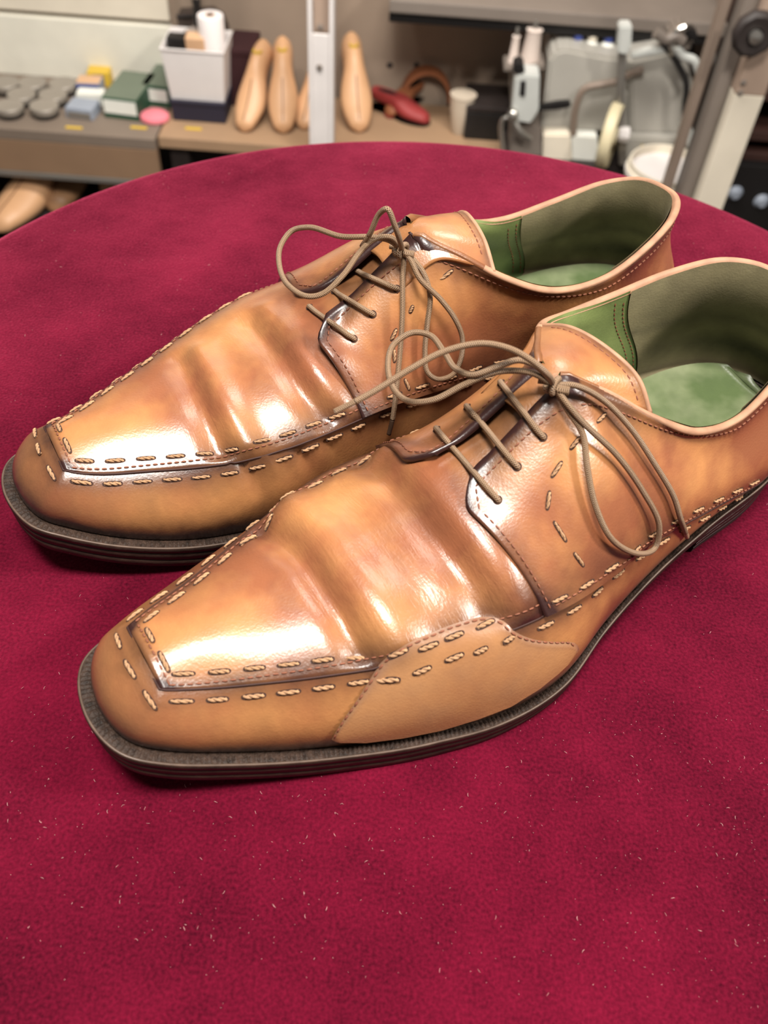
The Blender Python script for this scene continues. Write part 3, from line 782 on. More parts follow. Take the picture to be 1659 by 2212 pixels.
def stitch_rows(s, skip):
    """hand stitches on both sides of the apron seam, from the toe corners to the heel, and across the toe"""
    for side in (1, -1):
        t = np.linspace(XC, .84, 400); Sp = seam_at(t, side); a = np.concatenate([[0], np.cumsum(np.linalg.norm(np.diff(Sp, axis=0), axis=1))])
        for row, ph in (('in', .0085), ('out', .0045)):
            d = ph
            while d < a[-1] - .002:
                p = np.array([np.interp(d, a, Sp[:, i]) for i in range(3)]); p2 = np.array([np.interp(d + .002, a, Sp[:, i]) for i in range(3)])
                tt = np.interp(d, a, t)
                pitch = .0104 if tt < .40 else .0128
                flat = np.clip((.50 - tt) / .15, 0, 1)
                if row == 'in': off = np.array([0, -side * (.0042 * flat + .0006 * (1 - flat)), .0022 * flat + .0040 * (1 - flat)])
                else: off = np.array([0, side * (.0030 * flat + .0008 * (1 - flat)), -.0024 * flat - .0036 * (1 - flat)])
                q, n = s.near(s.W(p + off)); T = s.W(p2 - p)
                hidden = skip and side == 1 and .245 < tt < .405
                if not hidden and not (row == 'in' and .395 < tt < .425): put_stitch(s, q, n, T, random.uniform(.92, 1.08) * (1.0 if tt < .42 else 1.0), random.uniform(.9, 1.1))
                d += pitch * random.uniform(.97, 1.03)
    yl = seam_at(np.array([XC]), 1)[0][1]; ym = seam_at(np.array([XC]), -1)[0][1]
    for x, ys in ((XC * L + .0042, np.array([-.0048, .0048])), (XC * L - .0042, np.linspace(ym + .002, yl + .001, 3))):
        for y in ys:
            q, n = s.near(s.W(np.array([x, y, zcenter(XC) - .001 - (.003 if x < XC * L else 0)])))
            put_stitch(s, q, n, s.W(np.array([0, 1.0, 0])), 1.0)

def lace_tube(s, name, pts, r=.00100, parent=None, mat=None, n=None):
    P = catmull([tuple(p) for p in pts], n or max(24, 12 * len(pts)))
    v, f, uv = tube_geo([Vector(p) for p in P], r, 12)
    return link(name, mesh(name, v, f, True, None, uv), mat or MAT['lace'], parent or s.root)

def build_trim(s, arcs, tacks, eyelets, patch=None):
    # dark tube standing in for the gap shadow of the apron seam, corner to corner and back to the heel
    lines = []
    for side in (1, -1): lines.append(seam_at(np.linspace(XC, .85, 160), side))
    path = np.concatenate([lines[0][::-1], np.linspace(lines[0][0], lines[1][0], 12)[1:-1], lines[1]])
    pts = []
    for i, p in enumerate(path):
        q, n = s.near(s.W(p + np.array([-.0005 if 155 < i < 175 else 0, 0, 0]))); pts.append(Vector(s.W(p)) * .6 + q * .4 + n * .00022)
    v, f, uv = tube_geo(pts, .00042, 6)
    link('apron_seam_shadow', mesh('apron_seam_shadow', v, f), MAT['groove'], s.root)
    stitch_rows(s, patch is not None)
    for a, b in arcs: stitch_px(s, a, b, .85)
    # machine stitching along facings, topline and seam edge
    D = list(s.dashes)
    for side in (1, -1):
        Q, n, P_ = s.q[side]; O = Q + n * .00015
        jm = int(NJq * .83)
        D.append((O[3, 1:jm], 1))
        k = int(np.argmax(P_[:, -1] >= PT))
        D.append((np.concatenate([O[3:4, jm - 1], O[5:k - 2, NJq - 3]]), 1))
        cut = .985 * 0 + .965
        D.append((O[k:, NJq - 3], 1)); 
        D.append((O[6:int(np.argmax(P_[:, 1] >= .80)), 1], 1))
        # three short back-stitch rows at the base of the facing
        b0 = int(NJq * .16)
        for dj in (0, 1):
            D.append((O[5:11, b0 + dj], 1))
    V = s.vamp; nv = V.shape[1]
    for j in (2, nv - 3): D.append((V[2:90, j] + np.array([0, 0, .0003]), 1))
    D.append((V[2, 2:nv - 2] + np.array([0, 0, .0003]), 1))
    dash_mesh(s, 'machine_stitching', D, MAT['fine_thread'])
    # eyelets
    for e in eyelets:
        p, n = s.hit(*e)
        if p is None: continue
        vs = [p + n * .0003]; X = n.orthogonal().normalized(); Y = n.cross(X)
        vs += [p + n * .0003 + (X * math.cos(k * math.pi / 8) + Y * math.sin(k * math.pi / 8)) * .0015 for k in range(16)]
        link('eyelet', mesh('eyelet', vs, [(0, k + 1, (k + 1) % 16 + 1) for k in range(16)]), MAT['hole'], s.root)

def lace_bar(s, a, b):
    (pa, na), (pb, nb) = s.hit(*a), s.hit(*b)
    d = (pb - pa).normalized(); m = (pa + pb) / 2; nm = (na + nb).normalized()
    C = s.Mi @ CAM; mid = []
    for f in (.12, .3, .5, .7, .88):
        c1 = pa.lerp(pb, f) + nm * (.0014 + .0016 * math.sin(math.pi * f)); c2 = s.lift(a[0] + (b[0] - a[0]) * f, a[1] + (b[1] - a[1]) * f, .0016)
        mid.append(c2 if c2 is not None and (c2 - C).length < (c1 - C).length else c1)
    lace_tube(s, 'lace_bar', [pa - na * .003 - d * .0008, pa + na * .0006] + mid + [pb + nb * .0006, pb - nb * .003 + d * .0008])
def knot(s, k, ax):
    """a wrapped overhand knot at k; ax = direction of the strand that wraps"""
    X = Vector(ax).normalized(); Z = Vector((0, 0, 1)); Y = Z.cross(X).normalized(); Z = X.cross(Y)
    pts = []
    for i in range(30):
        a = -0.6 + i / 29 * (2 * math.pi + .9)
        pts.append(k + Y * math.cos(a) * .0026 + Z * math.sin(a) * .0022 + X * (i / 29 - .5) * .0026)
    kn = lace_tube(s, 'lace_knot', pts, .0010, n=90)
    lace_tube(s, 'knot_core', [k - X * .005 - Y * .001, k - X * .002 + Y * .0006, k + X * .002 - Y * .0006, k + X * .005 + Y * .001], .0014, kn)

def build_patch(s):
    low = [(716, 1596), (790, 1596), (870, 1586), (950, 1570), (1030, 1546), (1100, 1519), (1160, 1482), (1200, 1450), (1236, 1416)]
    up = [(716, 1596), (735, 1562), (768, 1515), (800, 1465), (822, 1432), (862, 1400), (920, 1372), (985, 1346), (1050, 1332), (1085, 1340), (1112, 1364), (1150, 1380), (1200, 1386), (1240, 1388), (1250, 1400), (1236, 1416)]
    nu, nv = 70, 22
    A = resample(np.array(low, float), nu); B = catmull([(a, b, 0) for a, b in up], 300)[:, :2]; B = resample(B, nu)
    G = np.zeros((nu, nv, 3)); N = np.zeros((nu, nv, 3)); ok = np.ones((nu, nv), bool)
    for i in range(nu):
        for j in range(nv):
            c = A[i] * (1 - j / (nv - 1)) + B[i] * (j / (nv - 1))
            p, n = s.hit(c[0], c[1])
            if p is None: ok[i, j] = False; continue
            G[i, j] = p; N[i, j] = n
    for j in range(nv):                       # borrow where the ray slipped past the feather
        for i in range(nu):
            if not ok[i, j]:
                jj = j
                while jj < nv - 1 and not ok[i, jj]: jj += 1
                G[i, j] = G[i, jj]; N[i, j] = N[i, jj]
    for _ in range(10):
        N[1:-1, 1:-1] = (N[:-2, 1:-1] + N[2:, 1:-1] + N[1:-1, :-2] + N[1:-1, 2:]) / 4
        G[1:-1, 1:-1] = G[1:-1, 1:-1] * .4 + .15 * (G[:-2, 1:-1] + G[2:, 1:-1] + G[1:-1, :-2] + G[1:-1, 2:])
    N /= np.linalg.norm(N, axis=-1)[..., None] + 1e-9
    e = np.minimum(np.minimum(np.arange(nu), np.arange(nu)[::-1])[:, None], np.minimum(np.arange(nv)[None, ::-1] * 1.0, 99))
    hgt = .0003 + .0011 * np.clip(e / 1.5, 0, 1)
    G2 = G + N * hgt[..., None]
    burn = .55 * np.exp(-(np.arange(nv)[None, ::-1] / 3.0) ** 2) + .05 + 0 * G2[..., 0]
    me = mesh('repair_patch', G2.reshape(-1, 3), grid_faces(nu, nv), True, burn); orient(me, lambda p: s.Mi @ CAM - p)
    o = link('repair_patch', me, MAT['patch'], s.root); o['label'] = 'smooth lighter tan leather repair patch sewn over the seam'
    s.pool_v += [Vector(p) for p in G2.reshape(-1, 3)]
    b = len(s.pool_v) - nu * nv; s.pool_f += [tuple(i + b for i in f) for f in grid_faces(nu, nv)]; s.tree()
    # its own big stitches and small edge stitches
    for a, c in (((812, 1472), (862, 1466)), ((893, 1456), (930, 1440)), ((962, 1428), (1000, 1412)), ((1024, 1412), (1052, 1398)), ((1086, 1388), (1112, 1374)),
                 ((840, 1420), (880, 1402)), ((905, 1405), (945, 1388)), ((962, 1382), (1000, 1366)), ((1030, 1358), (1066, 1340))):
        stitch_px(s, a, c, 1.15)
    ed = []
    q = catmull([(a, b, 0) for a, b in up[0:-1]], 240)[:, :2]
    ctr = np.array([1000, 1480.0])
    for c in q:
        d = ctr - c; d = d / np.linalg.norm(d) * 7
        p, n = s.hit(c[0] + d[0], c[1] + d[1])
        if p is not None: v = np.array(p + n * .0002); v[1] *= s.sy; ed.append(v)
    dash_mesh(s, 'patch_stitching', [(ed, 1)], MAT['fine_thread'], .0028, .0018, .00038, o)

NEAR = Shoe(False, -0.0811, 0.1231, 35.639, 'derby_shoe', 'tan leather derby shoe nearest the camera with a stitched repair patch on its side')
FAR = Shoe(True, -0.1337, 0.2072, 32.498, 'derby_shoe', 'tan leather derby shoe lying behind the patched one')
CN = dict(tone_shift=(.10, -.16), vamp=[(-.0030, .0042, [(594, 1160), (648, 1205), (708, 1290), (772, 1405)], .12),
                (.0032, .0078, [(648, 1105), (730, 1190), (792, 1272), (855, 1372)], -.04),
                (-.0012, .0130, [(735, 1060), (828, 1150), (915, 1248), (985, 1335)], .0),
                (-.0028, .0055, [(812, 1010), (880, 1080), (950, 1172), (1045, 1302)], .12),
                (.0024, .0070, [(870, 995), (950, 1075), (1024, 1162), (1115, 1300)], -.04)],
          wall=[(.30, -1, .02, -.0012, .008), (.37, -1, .0, -.0010, .008)])
CF = dict(tone_shift=(.26, .10), vamp=[(-.0026, .0050, [(405, 800), (430, 870), (455, 930), (490, 1000)], .10),
                (.0028, .0058, [(440, 790), (480, 860), (515, 930), (545, 985)], .0),
                (-.0030, .0052, [(565, 720), (620, 790), (660, 850), (720, 920)], .10),
                (.0024, .0058, [(590, 700), (650, 775), (700, 840), (750, 900)], .0)],
          wall=[(.245, -1, .03, -.0022, .006), (.275, -1, .03, .0012, .007), (.31, -1, .04, -.0018, .006), (.345, -1, .05, -.0014, .006)])
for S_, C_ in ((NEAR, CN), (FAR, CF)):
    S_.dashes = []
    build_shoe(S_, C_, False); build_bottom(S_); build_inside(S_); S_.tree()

EN = [(944, 928), (1010, 880), (1083, 828), (1075, 1080), (1117, 1008), (1172, 944)]
EF = [(669, 664), (723, 630), (773, 587), (764, 732), (805, 679), (857, 624)]
build_patch(NEAR)
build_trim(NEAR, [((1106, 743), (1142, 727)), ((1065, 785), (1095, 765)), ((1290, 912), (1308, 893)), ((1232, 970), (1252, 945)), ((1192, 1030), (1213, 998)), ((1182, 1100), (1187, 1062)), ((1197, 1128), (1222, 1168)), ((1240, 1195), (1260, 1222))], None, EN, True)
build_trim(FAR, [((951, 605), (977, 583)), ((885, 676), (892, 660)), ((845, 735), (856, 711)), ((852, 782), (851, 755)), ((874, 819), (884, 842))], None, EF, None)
for a, b in ((EN[0], EN[3]), (EN[1], EN[4]), (EN[2], EN[5])): lace_bar(NEAR, a, b)
for a, b in ((EF[0], EF[3]), (EF[1], EF[4]), (EF[2], EF[5])): lace_bar(FAR, a, b)

def bow(s, kp, ax, loops, tails):
    k = s.lift(kp[0], kp[1], .005); knot(s, k, ax)
    def conv(q): return s.lift(q[0], q[1], -q[2]) if q[2] < 0 else s.atz(*q)       # negative third value = lift above the leather
    for lp in loops:
        P = [k] + [p for p in (conv(q) for q in lp) if p is not None] + [k]
        lace_tube(s, 'bow_loop', P)
    for tl, tip in tails:
        P = [k] + [p for p in (conv(q) for q in tl) if p is not None]
        C = catmull([tuple(p) for p in P], 14 * len(P)); c = len(C) - max(4, int(.008 / (np.linalg.norm(C[-1] - C[-2]) + 1e-6)))
        o = lace_tube(s, 'lace_end', C[:c + 1], n=c + 1)
        lace_tube(s, 'aglet', C[c:], .00092, o, tip, n=12)
bow(NEAR, (1196, 832), (-.3, 1, 0),
    [[(1225, 872, -.006), (1262, 915, -.006), (1330, 980, -.006), (1388, 1060, -.006), (1424, 1135, -.006), (1416, 1182, -.007), (1378, 1196, -.007), (1318, 1160, -.005), (1284, 1085, -.004), (1268, 1005, -.004), (1258, 935, -.004), (1226, 885, -.004)],
     [(1150, 806, .1005), (1075, 803, .100), (1005, 830, .096), (935, 864, .091), (884, 867, .088), (852, 842, .087), (838, 792, .088), (850, 745, .090), (890, 719, .093), (928, 724, .094), (960, 762, .095), (985, 797, .097), (1022, 810, .099), (1072, 793, .102), (1122, 778, .105), (1165, 795, .103)]],
    [([(1238, 832, -.005), (1300, 862, -.005), (1360, 922, -.005), (1418, 1008, -.005), (1455, 1072, -.005), (1470, 1120, -.005), (1484, 1160, -.005)], MAT['aglet']),
     ([(1182, 808, .105), (1150, 780, .109), (1100, 753, .111), (1040, 742, .111), (960, 759, .108), (890, 795, .104), (800, 850, .098), (722, 890, .094)], MAT['lace'])])
bow(FAR, (868, 540), (-.3, 1, 0),
    [[(840, 519, .0985), (804, 512, .100), (739, 511, .100), (668, 491, .098), (630, 499, .095), (606, 532, .092), (603, 570, .090), (620, 613, .089), (663, 640, .089), (696, 635, .090), (739, 597, .094), (777, 545, .097), (804, 519, .099), (842, 512, .1005)],
     [(886, 560, -.006), (907, 602, -.007), (951, 646, -.007), (983, 689, -.008), (999, 733, -.008), (994, 781, -.008), (978, 809, -.007), (945, 819, -.006), (923, 803, -.005), (918, 760, -.004), (923, 700, -.004), (929, 640, -.004), (916, 592, -.004), (888, 556, -.004)]],
    [([(864, 520, .102), (853, 488, .109), (837, 452, .115), (820, 461, .112), (799, 505, .103), (782, 532, .096)], MAT['lace']),
     ([(872, 560, -.004), (870, 600, -.0045), (869, 684, -.0045), (864, 760, -.0045), (856, 841, -.005), (848, 905, -.005), (840, 938, -.004)], MAT['aglet_dark'])])

# ------------------------------------------------------------------ lint on the velvet
def lint():
    V = []; F = []
    for i in range(1500):
        a = random.uniform(0, 2 * math.pi); r = TR * .97 * math.sqrt(random.random()); x, y = TC[0] + r * math.cos(a), TC[1] + r * math.sin(a)
        if random.random() < .45: x, y = random.uniform(-.12, .22), random.uniform(.06, .16)
        ln = random.choice([.0002, .0003, .0003, .0004, .0006, .0012]); th = random.uniform(.00003, .00006); d = random.uniform(0, 6.28); k = random.uniform(-.9, .9)
        if (x - TC[0]) ** 2 + (y - TC[1]) ** 2 > (TR * .96) ** 2: continue
        pts = [Vector((x + ln * q * math.cos(d + k * q), y + ln * q * math.sin(d + k * q), .0003 + .0003 * math.sin(3 * q))) for q in (0, .35, .7, 1.0)]
        v, f, _ = tube_geo(pts, th, 4); b = len(V); V += v; F += [tuple(j + b for j in q) for q in f]
    o = link('lint', mesh('lint', V, F), simple('pale_lint', (206, 160, 158), .9, var=.25, scale=400))
    tag(o, 'pale lint specks and fibres scattered over the crimson velvet', 'lint', kind='stuff')
lint()

# ------------------------------------------------------------------ the workshop behind (bench, wall, machine)
BZ = -0.67                                # top of the low work bench
BM = {k: simple('bg_' + k, *v) for k, v in dict(
    wall=((150, 132, 116), .9), white=((226, 222, 208), .8), cream=((224, 214, 196), .55), floor=((66, 52, 44), .7),
    benchtop=((124, 110, 98), .6), fascia=((138, 110, 86), .6), plank=((160, 130, 102), .6), steel=((150, 146, 140), .35, .6),
    dark=((40, 32, 30), .6), black=((22, 20, 20), .5), navy=((34, 32, 50), .6), lid=((150, 142, 132), .45, .2), tin=((24, 21, 20), .4, .2),
    silver=((196, 192, 186), .25, .9), green=((104, 114, 98), .7), dgreen=((34, 74, 52), .6), label=((232, 232, 224), .7), pink=((232, 128, 140), .9),
    yellow=((214, 178, 60), .5), blue=((54, 70, 140), .5), bluegrey=((150, 158, 172), .5), bin=((222, 216, 214), .6), tissue=((232, 224, 222), .9), block=((206, 166, 130), .8),
    rag=((150, 138, 130), .9), brownbag=((72, 60, 53), .8), maroon=((52, 18, 22), .8), last=((206, 160, 120), .45), lastdark=((150, 112, 80), .5),
    groove=((112, 76, 52), .7), red=((150, 52, 52), .6), redbrown=((140, 84, 52), .6), cup=((198, 184, 166), .5), mgrey=((168, 164, 156), .45), mdark=((122, 112, 104), .5),
    mlight=((190, 192, 188), .4), pipe=((128, 112, 100), .5), wheel=((206, 194, 160), .5), spool=((214, 198, 188), .8), postwood=((164, 142, 126), .7), darkwood=((62, 38, 32), .6)).items()}

def adopt(o, root):
    o.parent = root; o.matrix_parent_inverse = Matrix.Translation(root.location).inverted()
    return o
def thing(name, loc, label, cat, group=None):
    o = empty(name, loc); tag(o, label, cat, group); return o
def struct(o): o['kind'] = 'structure'; return o
def slab(name, pts, y, depth, mat, root=None, bevel=0.0):
    """outline seen at pixels, standing on the upright plane y, with a real depth"""
    P = [py_(a, b, y) for a, b in pts]
    c = (0, y + depth / 2, 0)
    o = MB().prism([(p.x, p.z) for p in P], depth, c=c).build(name, mat, None, bevel=bevel)
    return adopt(o, root) if root else o
def boxo(name, c, d, mat, root=None, b=0.002, rz=0.0):
    o = MB().box(c, d, b, Matrix.Rotation(rz, 3, 'Z')).build(name, mat); return adopt(o, root) if root else o
def latheo(name, c, prof, mat, root=None, n=28, R=None, sx=1, sy=1):
    o = MB().lathe(c, prof, n, R, sx, sy).build(name, mat, None, True); return adopt(o, root) if root else o
def tubeo(name, pts, r, mat, root=None, smooth=24):
    P = catmull([tuple(p) for p in pts], smooth) if len(pts) > 2 else [tuple(p) for p in pts]
    o = MB().tube(P, r, 10).build(name, mat, None, True); return adopt(o, root) if root else o

# the room
WALL_Y = 2.06
struct(MB().box((0.1, WALL_Y + .05, 0.35), (4.2, .1, 2.8)).build('wall_back', BM['wall']))
struct(MB().box((0.1, 1.0, FLOOR_Z - .05), (4.2, 4.0, .1)).build('floor', BM['floor']))
pa = py_(372, 100, WALL_Y - .02)
struct(MB().box((pa.x - .75, WALL_Y - .011, py_(200, 38, WALL_Y).z - .28), (1.5, .022, .56), .002).build('trim_1', BM['white']))
struct(MB().box((pa.x - .75, WALL_Y - .008, py_(200, 38, WALL_Y).z + .34), (1.5, .016, .66), .002).build('trim_2', BM['cream']))
for px, py in ((842, 141), (900, 141)):
    p = py_(px, py, WALL_Y)
    tag(latheo('wall_screw', p, [(0, -.004), (.006, -.004), (.007, 0), (0, .003)], BM['dark'], None, 16, Matrix.Rotation(math.pi / 2, 3, 'X')),
        'dark screw head in the taupe wall, %s of the two' % ('left' if px < 870 else 'right'), 'screw', 'screws in the wall')

# bench: grey top with fascia on the left, light plank on the right, lower shelf
fl = pz(0, 287, BZ); fr = pz(338, 292, BZ); yb = WALL_Y - .025
yf = (fl.y + fr.y) / 2
bench = thing('work_bench', (-.55, (yf + yb) / 2, FLOOR_Z), 'low grey-brown work bench along the back wall under the polish tins', 'bench')
x0, x1 = -1.35, fr.x
boxo('bench_top', ((x0 + x1) / 2, (yf + yb) / 2, BZ - .012), (x1 - x0, yb - yf, .024), BM['benchtop'], bench)
boxo('fascia', ((x0 + x1) / 2, yf + .010, BZ - .060), (x1 - x0, .02, .072), BM['fascia'], bench)
boxo('steel_lip', ((x0 + x1) / 2, yf + .008, BZ - .102), (x1 - x0, .024, .012), BM['steel'], bench)
boxo('shelf', ((x0 + x1) / 2, (yf + yb) / 2, BZ - .215), (x1 - x0, yb - yf, .018), BM['dark'], bench)
boxo('back_panel', ((x0 + x1) / 2, yb - .006, (BZ - .114 + FLOOR_Z) / 2), (x1 - x0, .012, BZ - .114 - FLOOR_Z - .002), BM['dark'], bench)
for lx in (x0 + .03, x1 - .03):
    boxo('leg', (lx, yf + .03, (BZ - .108 + FLOOR_Z) / 2), (.04, .04, BZ - .108 - FLOOR_Z), BM['dark'], bench)
p1 = pz(350, 296, BZ); p2 = pz(1130, 330, BZ)
yf2 = p1.y; x2 = pz(1088, 320, BZ).x
bench2 = thing('plank_bench', ((p1.x + .75) / 2, (yf2 + yb) / 2, FLOOR_Z), 'pale wooden plank bench under the row of shoe lasts', 'bench')
boxo('plank', ((x1 + .004 + x2) / 2, (yf2 + yb) / 2, BZ - .012), (x2 - x1 - .004, yb - yf2, .024), BM['plank'], bench2)
boxo('back_panel', ((x1 + x2) / 2, yb - .006, (BZ - .026 + FLOOR_Z) / 2), (x2 - x1 - .02, .012, BZ - .026 - FLOOR_Z), BM['dark'], bench2)
for lx in (x1 + .04, x2 - .04):
    boxo('leg', (lx, yf2 + .04, (BZ - .025 + FLOOR_Z) / 2), (.04, .04, BZ - .025 - FLOOR_Z), BM['dark'], bench2)

# polish tins
def tin(px, py, where):
    c = pz(px, py, BZ + .022); c.z = BZ
    t = thing('polish_tin', c, 'round dark polish tin with a grey lid, ' + where, 'tin', 'shoe polish tins on the bench')
    adopt(MB().lathe(c, [(0, 0), (.028, 0), (.029, .002), (.029, .011), (0, .011)], 30).build('tin_base', BM['tin'], None, True), t)
    adopt(MB().lathe(c, [(.0292, .0095), (.0305, .0095), (.0305, .0112), (.0292, .0112)], 30).build('rim', BM['silver'], None, True), t)
    adopt(MB().lathe(c, [(0, .0114), (.0300, .0114), (.0305, .013), (.0305, .020), (.029, .022), (.026, .0215), (0, .0215)], 30).build('lid', BM['lid'], None, True), t)
for a in ((10, 176, 'at the left edge of the back row'), (69, 176, 'middle of the back row'), (135, 178, 'right end of the back row'),
          (45, 201, 'left of the middle row'), (113, 202, 'right of the middle row'), (18, 226, 'left of the front row'), (94, 226, 'right of the front row')): tin(*a)

# little cartons and boxes
def carton(name, px, py, d, mats, label, rz=0.0, cat='box', band=None, group=None):
    c = pz(px, py, BZ); t = thing(name, c, label, cat, group)
    R = Matrix.Rotation(rz, 3, 'Z'); off = R @ Vector((0, d[1] / 2, 0)); b = c + off
    boxo('body', (b.x, b.y, b.z + d[2] / 2), d, mats[0], t, .0015, rz)
    if band is not None:
        w, h, z0 = band; q = c + R @ Vector((0, -.0008, 0))
        boxo('front_label', (q.x, q.y, q.z + z0 + h / 2), (w, .0012, h), mats[1], t, .0, rz)
        boxo('lid_line', (b.x, b.y, b.z + d[2] + .0004), (d[0] * .96, d[1] * .96, .0008), mats[2] if len(mats) > 2 else mats[0], t, .0, rz)
    return t
carton('small_carton', 216, 188, (.050, .045, .030), (BM['yellow'], BM['blue'], BM['yellow']), 'small yellow carton with a blue end behind the white cartons', .1, band=(.024, .024, .003), group='small cartons on the bench')
carton('small_carton', 194, 208, (.052, .040, .028), (BM['bluegrey'], BM['blue'], BM['block']), 'small pale carton with a blue band beside the tins', .05, band=(.05, .010, .016), group='small cartons on the bench')
carton('small_carton', 197, 228, (.058, .030, .024), (BM['label'], BM['bluegrey'], BM['label']), 'small white carton in front of the blue-banded one', .05, band=(.03, .006, .004), group='small cartons on the bench')
carton('small_carton', 173, 258, (.060, .050, .022), (BM['bluegrey'], BM['steel'], BM['bluegrey']), 'flat blue-grey carton nearest the bench edge', -.1, band=(.05, .012, .003), group='small cartons on the bench')
carton('green_shoe_box', 264, 258, (.078, .135, .044), (BM['dgreen'], BM['label'], BM['green']), 'green box with a white front label, nearer of the two', -.10, band=(.072, .028, .012), group='green boxes on the bench')
carton('green_shoe_box', 340, 230, (.062, .125, .044), (BM['dgreen'], BM['label'], BM['green']), 'green box with a white front label, half hidden behind the white bin', -.10, band=(.052, .026, .012), group='green boxes on the bench')
c = pz(335, 258, BZ)
tag(latheo('sponge', c, [(0, 0), (.028, 0), (.032, .004), (.031, .010), (.024, .015), (0, .017)], BM['pink'], None, 24, None, 1, .9), 'pink round sponge lying in front of the green boxes', 'sponge')
for px in (160, 300, 418):
    c = pz(px, 277 if px < 400 else 279, BZ)
    tag(MB().box((c.x, c.y, c.z + .0012), (.035, .008, .0024), .0006).build('paper_slip', BM['yellow']), {160: 'small yellow slip below the flat blue-grey carton', 300: 'small yellow slip beside the pink sponge', 418: 'small yellow slip below the navy box'}[px], 'slip', 'yellow slips along the bench edge')

# white bin on the navy box, with its contents
c = pz(431, 264, BZ)
boxo_n = thing('navy_box', c, 'dark navy box under the white bin', 'box')
boxo('body', (c.x, c.y + .055, c.z + .018), (.116, .11, .036), BM['navy'], boxo_n, .002)
boxo('lid', (c.x, c.y + .055, c.z + .040), (.120, .114, .008), BM['navy'], boxo_n, .002)
bz = c.z + .044
bin_ = thing('storage_bin', (c.x, c.y + .055, bz), 'white plastic bin holding brush blocks and tissue', 'bin')
def bin_mesh(w0, w1, d0, d1, h, t):
    V = []; F = []
    for w, d, z in ((w0, d0, 0), (w1, d1, h), (w1 - 2 * t, d1 - 2 * t, h), (w0 - 2 * t, d0 - 2 * t, t)):
        V += [(-w / 2, -d / 2, z), (w / 2, -d / 2, z), (w / 2, d / 2, z), (-w / 2, d / 2, z)]
    F.append((3, 2, 1, 0))
    for r in range(3):
        for k in range(4): F.append((r * 4 + k, r * 4 + (k + 1) % 4, r * 4 + 4 + (k + 1) % 4, r * 4 + 4 + k))
    F.append((12, 13, 14, 15)); return V, F
v, f = bin_mesh(.114, .130, .095, .108, .104, .003)
mb = MB(); mb.add([Vector(q) + Vector((c.x, c.y + .055, bz)) for q in v], f); adopt(mb.build('bin_wall', BM['bin']), bin_)
mb = MB(); mb.tube([Vector((c.x + a * .065, c.y + .055 + b * .054, bz + .104)) for a, b in ((-1, -1), (1, -1), (1, 1), (-1, 1), (-1, -1))], .0025, 8); adopt(mb.build('bin_rim', BM['bin']), bin_)
def inbin(name, px, py, d, mat, label, cat, rz=0, tilt=0):
    q = py_(px, py, c.y + .05)
    o = MB().box((q.x, q.y, q.z), d, .003, Matrix.Rotation(rz, 3, 'Z') @ Matrix.Rotation(tilt, 3, 'X')).build(name, mat); tag(o, label, cat); return o
inbin('brush_block', 388, 124, (.040, .03, .09), BM['black'], 'black brush block standing in the white bin', 'brush')
inbin('wood_block', 428, 122, (.040, .03, .09), BM['block'], 'tan wooden block standing in the white bin', 'block', 0, .1)
q = py_(462, 120, c.y + .06)
tr = thing('tissue_roll', (q.x, q.y, bz + .004), 'white tissue roll standing in the bin', 'tissue roll')
adopt(MB().lathe((q.x, q.y, bz + .004), [(.010, .15), (.010, 0), (.026, 0), (.027, .002), (.027, .148), (.026, .15)], 26).build('paper', BM['tissue'], None, True), tr)
adopt(MB().lathe((q.x, q.y, bz + .004), [(.008, .151), (.008, 0), (.0098, 0), (.0098, .151)], 20).build('core', BM['block'], None, True), tr)
q = py_(420, 88, c.y + .085)
mb = MB(); rr = [(0, -.05)] + [(.028 * math.sin(a) * (1 + .15 * math.sin(5 * a)), -.03 + .055 * (1 - math.cos(a)) / 2) for a in np.linspace(.3, 2.9, 9)] + [(0, .03)]
tag(latheo('cleaning_rag', q, rr, BM['rag'], None, 14, None, 1.1, .6), 'crumpled grey rag stuffed behind the blocks in the bin', 'rag')
q = py_(427, 30, c.y + .10)
bh = thing('long_brush', (q.x, q.y, bz), 'black long-handled brush standing upright behind the bin', 'brush')
adopt(MB().lathe((q.x, q.y, bz + .005), [(0, 0), (.010, 0), (.010, .10), (.008, .15), (.013, .19), (.013, .24), (.009, .30), (.007, .36), (0, .362)], 18).build('handle', BM['black'], None, True), bh)
adopt(MB().lathe((q.x, q.y, bz + .172), [(.0132, 0), (.0140, .002), (.0140, .012), (.0132, .014)], 18).build('ferrule', BM['steel'], None, True), bh)
# dark carrier behind the bin
P = [py_(a, b, c.y + .145) for a, b in ((383, 33), (455, 30), (476, 44), (487, 70), (489, 130), (492, 225), (378, 225))]
zb = BZ
poly = [(p.x, p.z) for p in P[:5]] + [(P[4].x + .004, zb), (P[0].x, zb)]
cb = thing('leather_case', ((poly[0][0] + poly[4][0]) / 2, c.y + .16, zb), 'grey-brown upright case with a dark rim behind the white bin', 'case')
adopt(MB().prism(poly, .05, c=(0, c.y + .165, 0)).build('body', BM['brownbag']), cb)
mb = MB(); mb.tube([Vector((x, c.y + .139, z)) for x, z in poly[:5]] + [Vector((poly[5][0], c.y + .139, zb + .003))], .004, 8); adopt(mb.build('piping', BM['dark'], None, True), cb)
p = pz(512, 262, BZ); 
mr = thing('maroon_box', (p.x, p.y + .12, BZ), 'tall dark maroon box beside the white bin', 'box')
boxo('body', (p.x + .004, p.y + .12, BZ + .055), (.055, .10, .110), BM['maroon'], mr, .002)
boxo('lid', (p.x + .004, p.y + .12, BZ + .116), (.058, .104, .012), BM['maroon'], mr, .002)

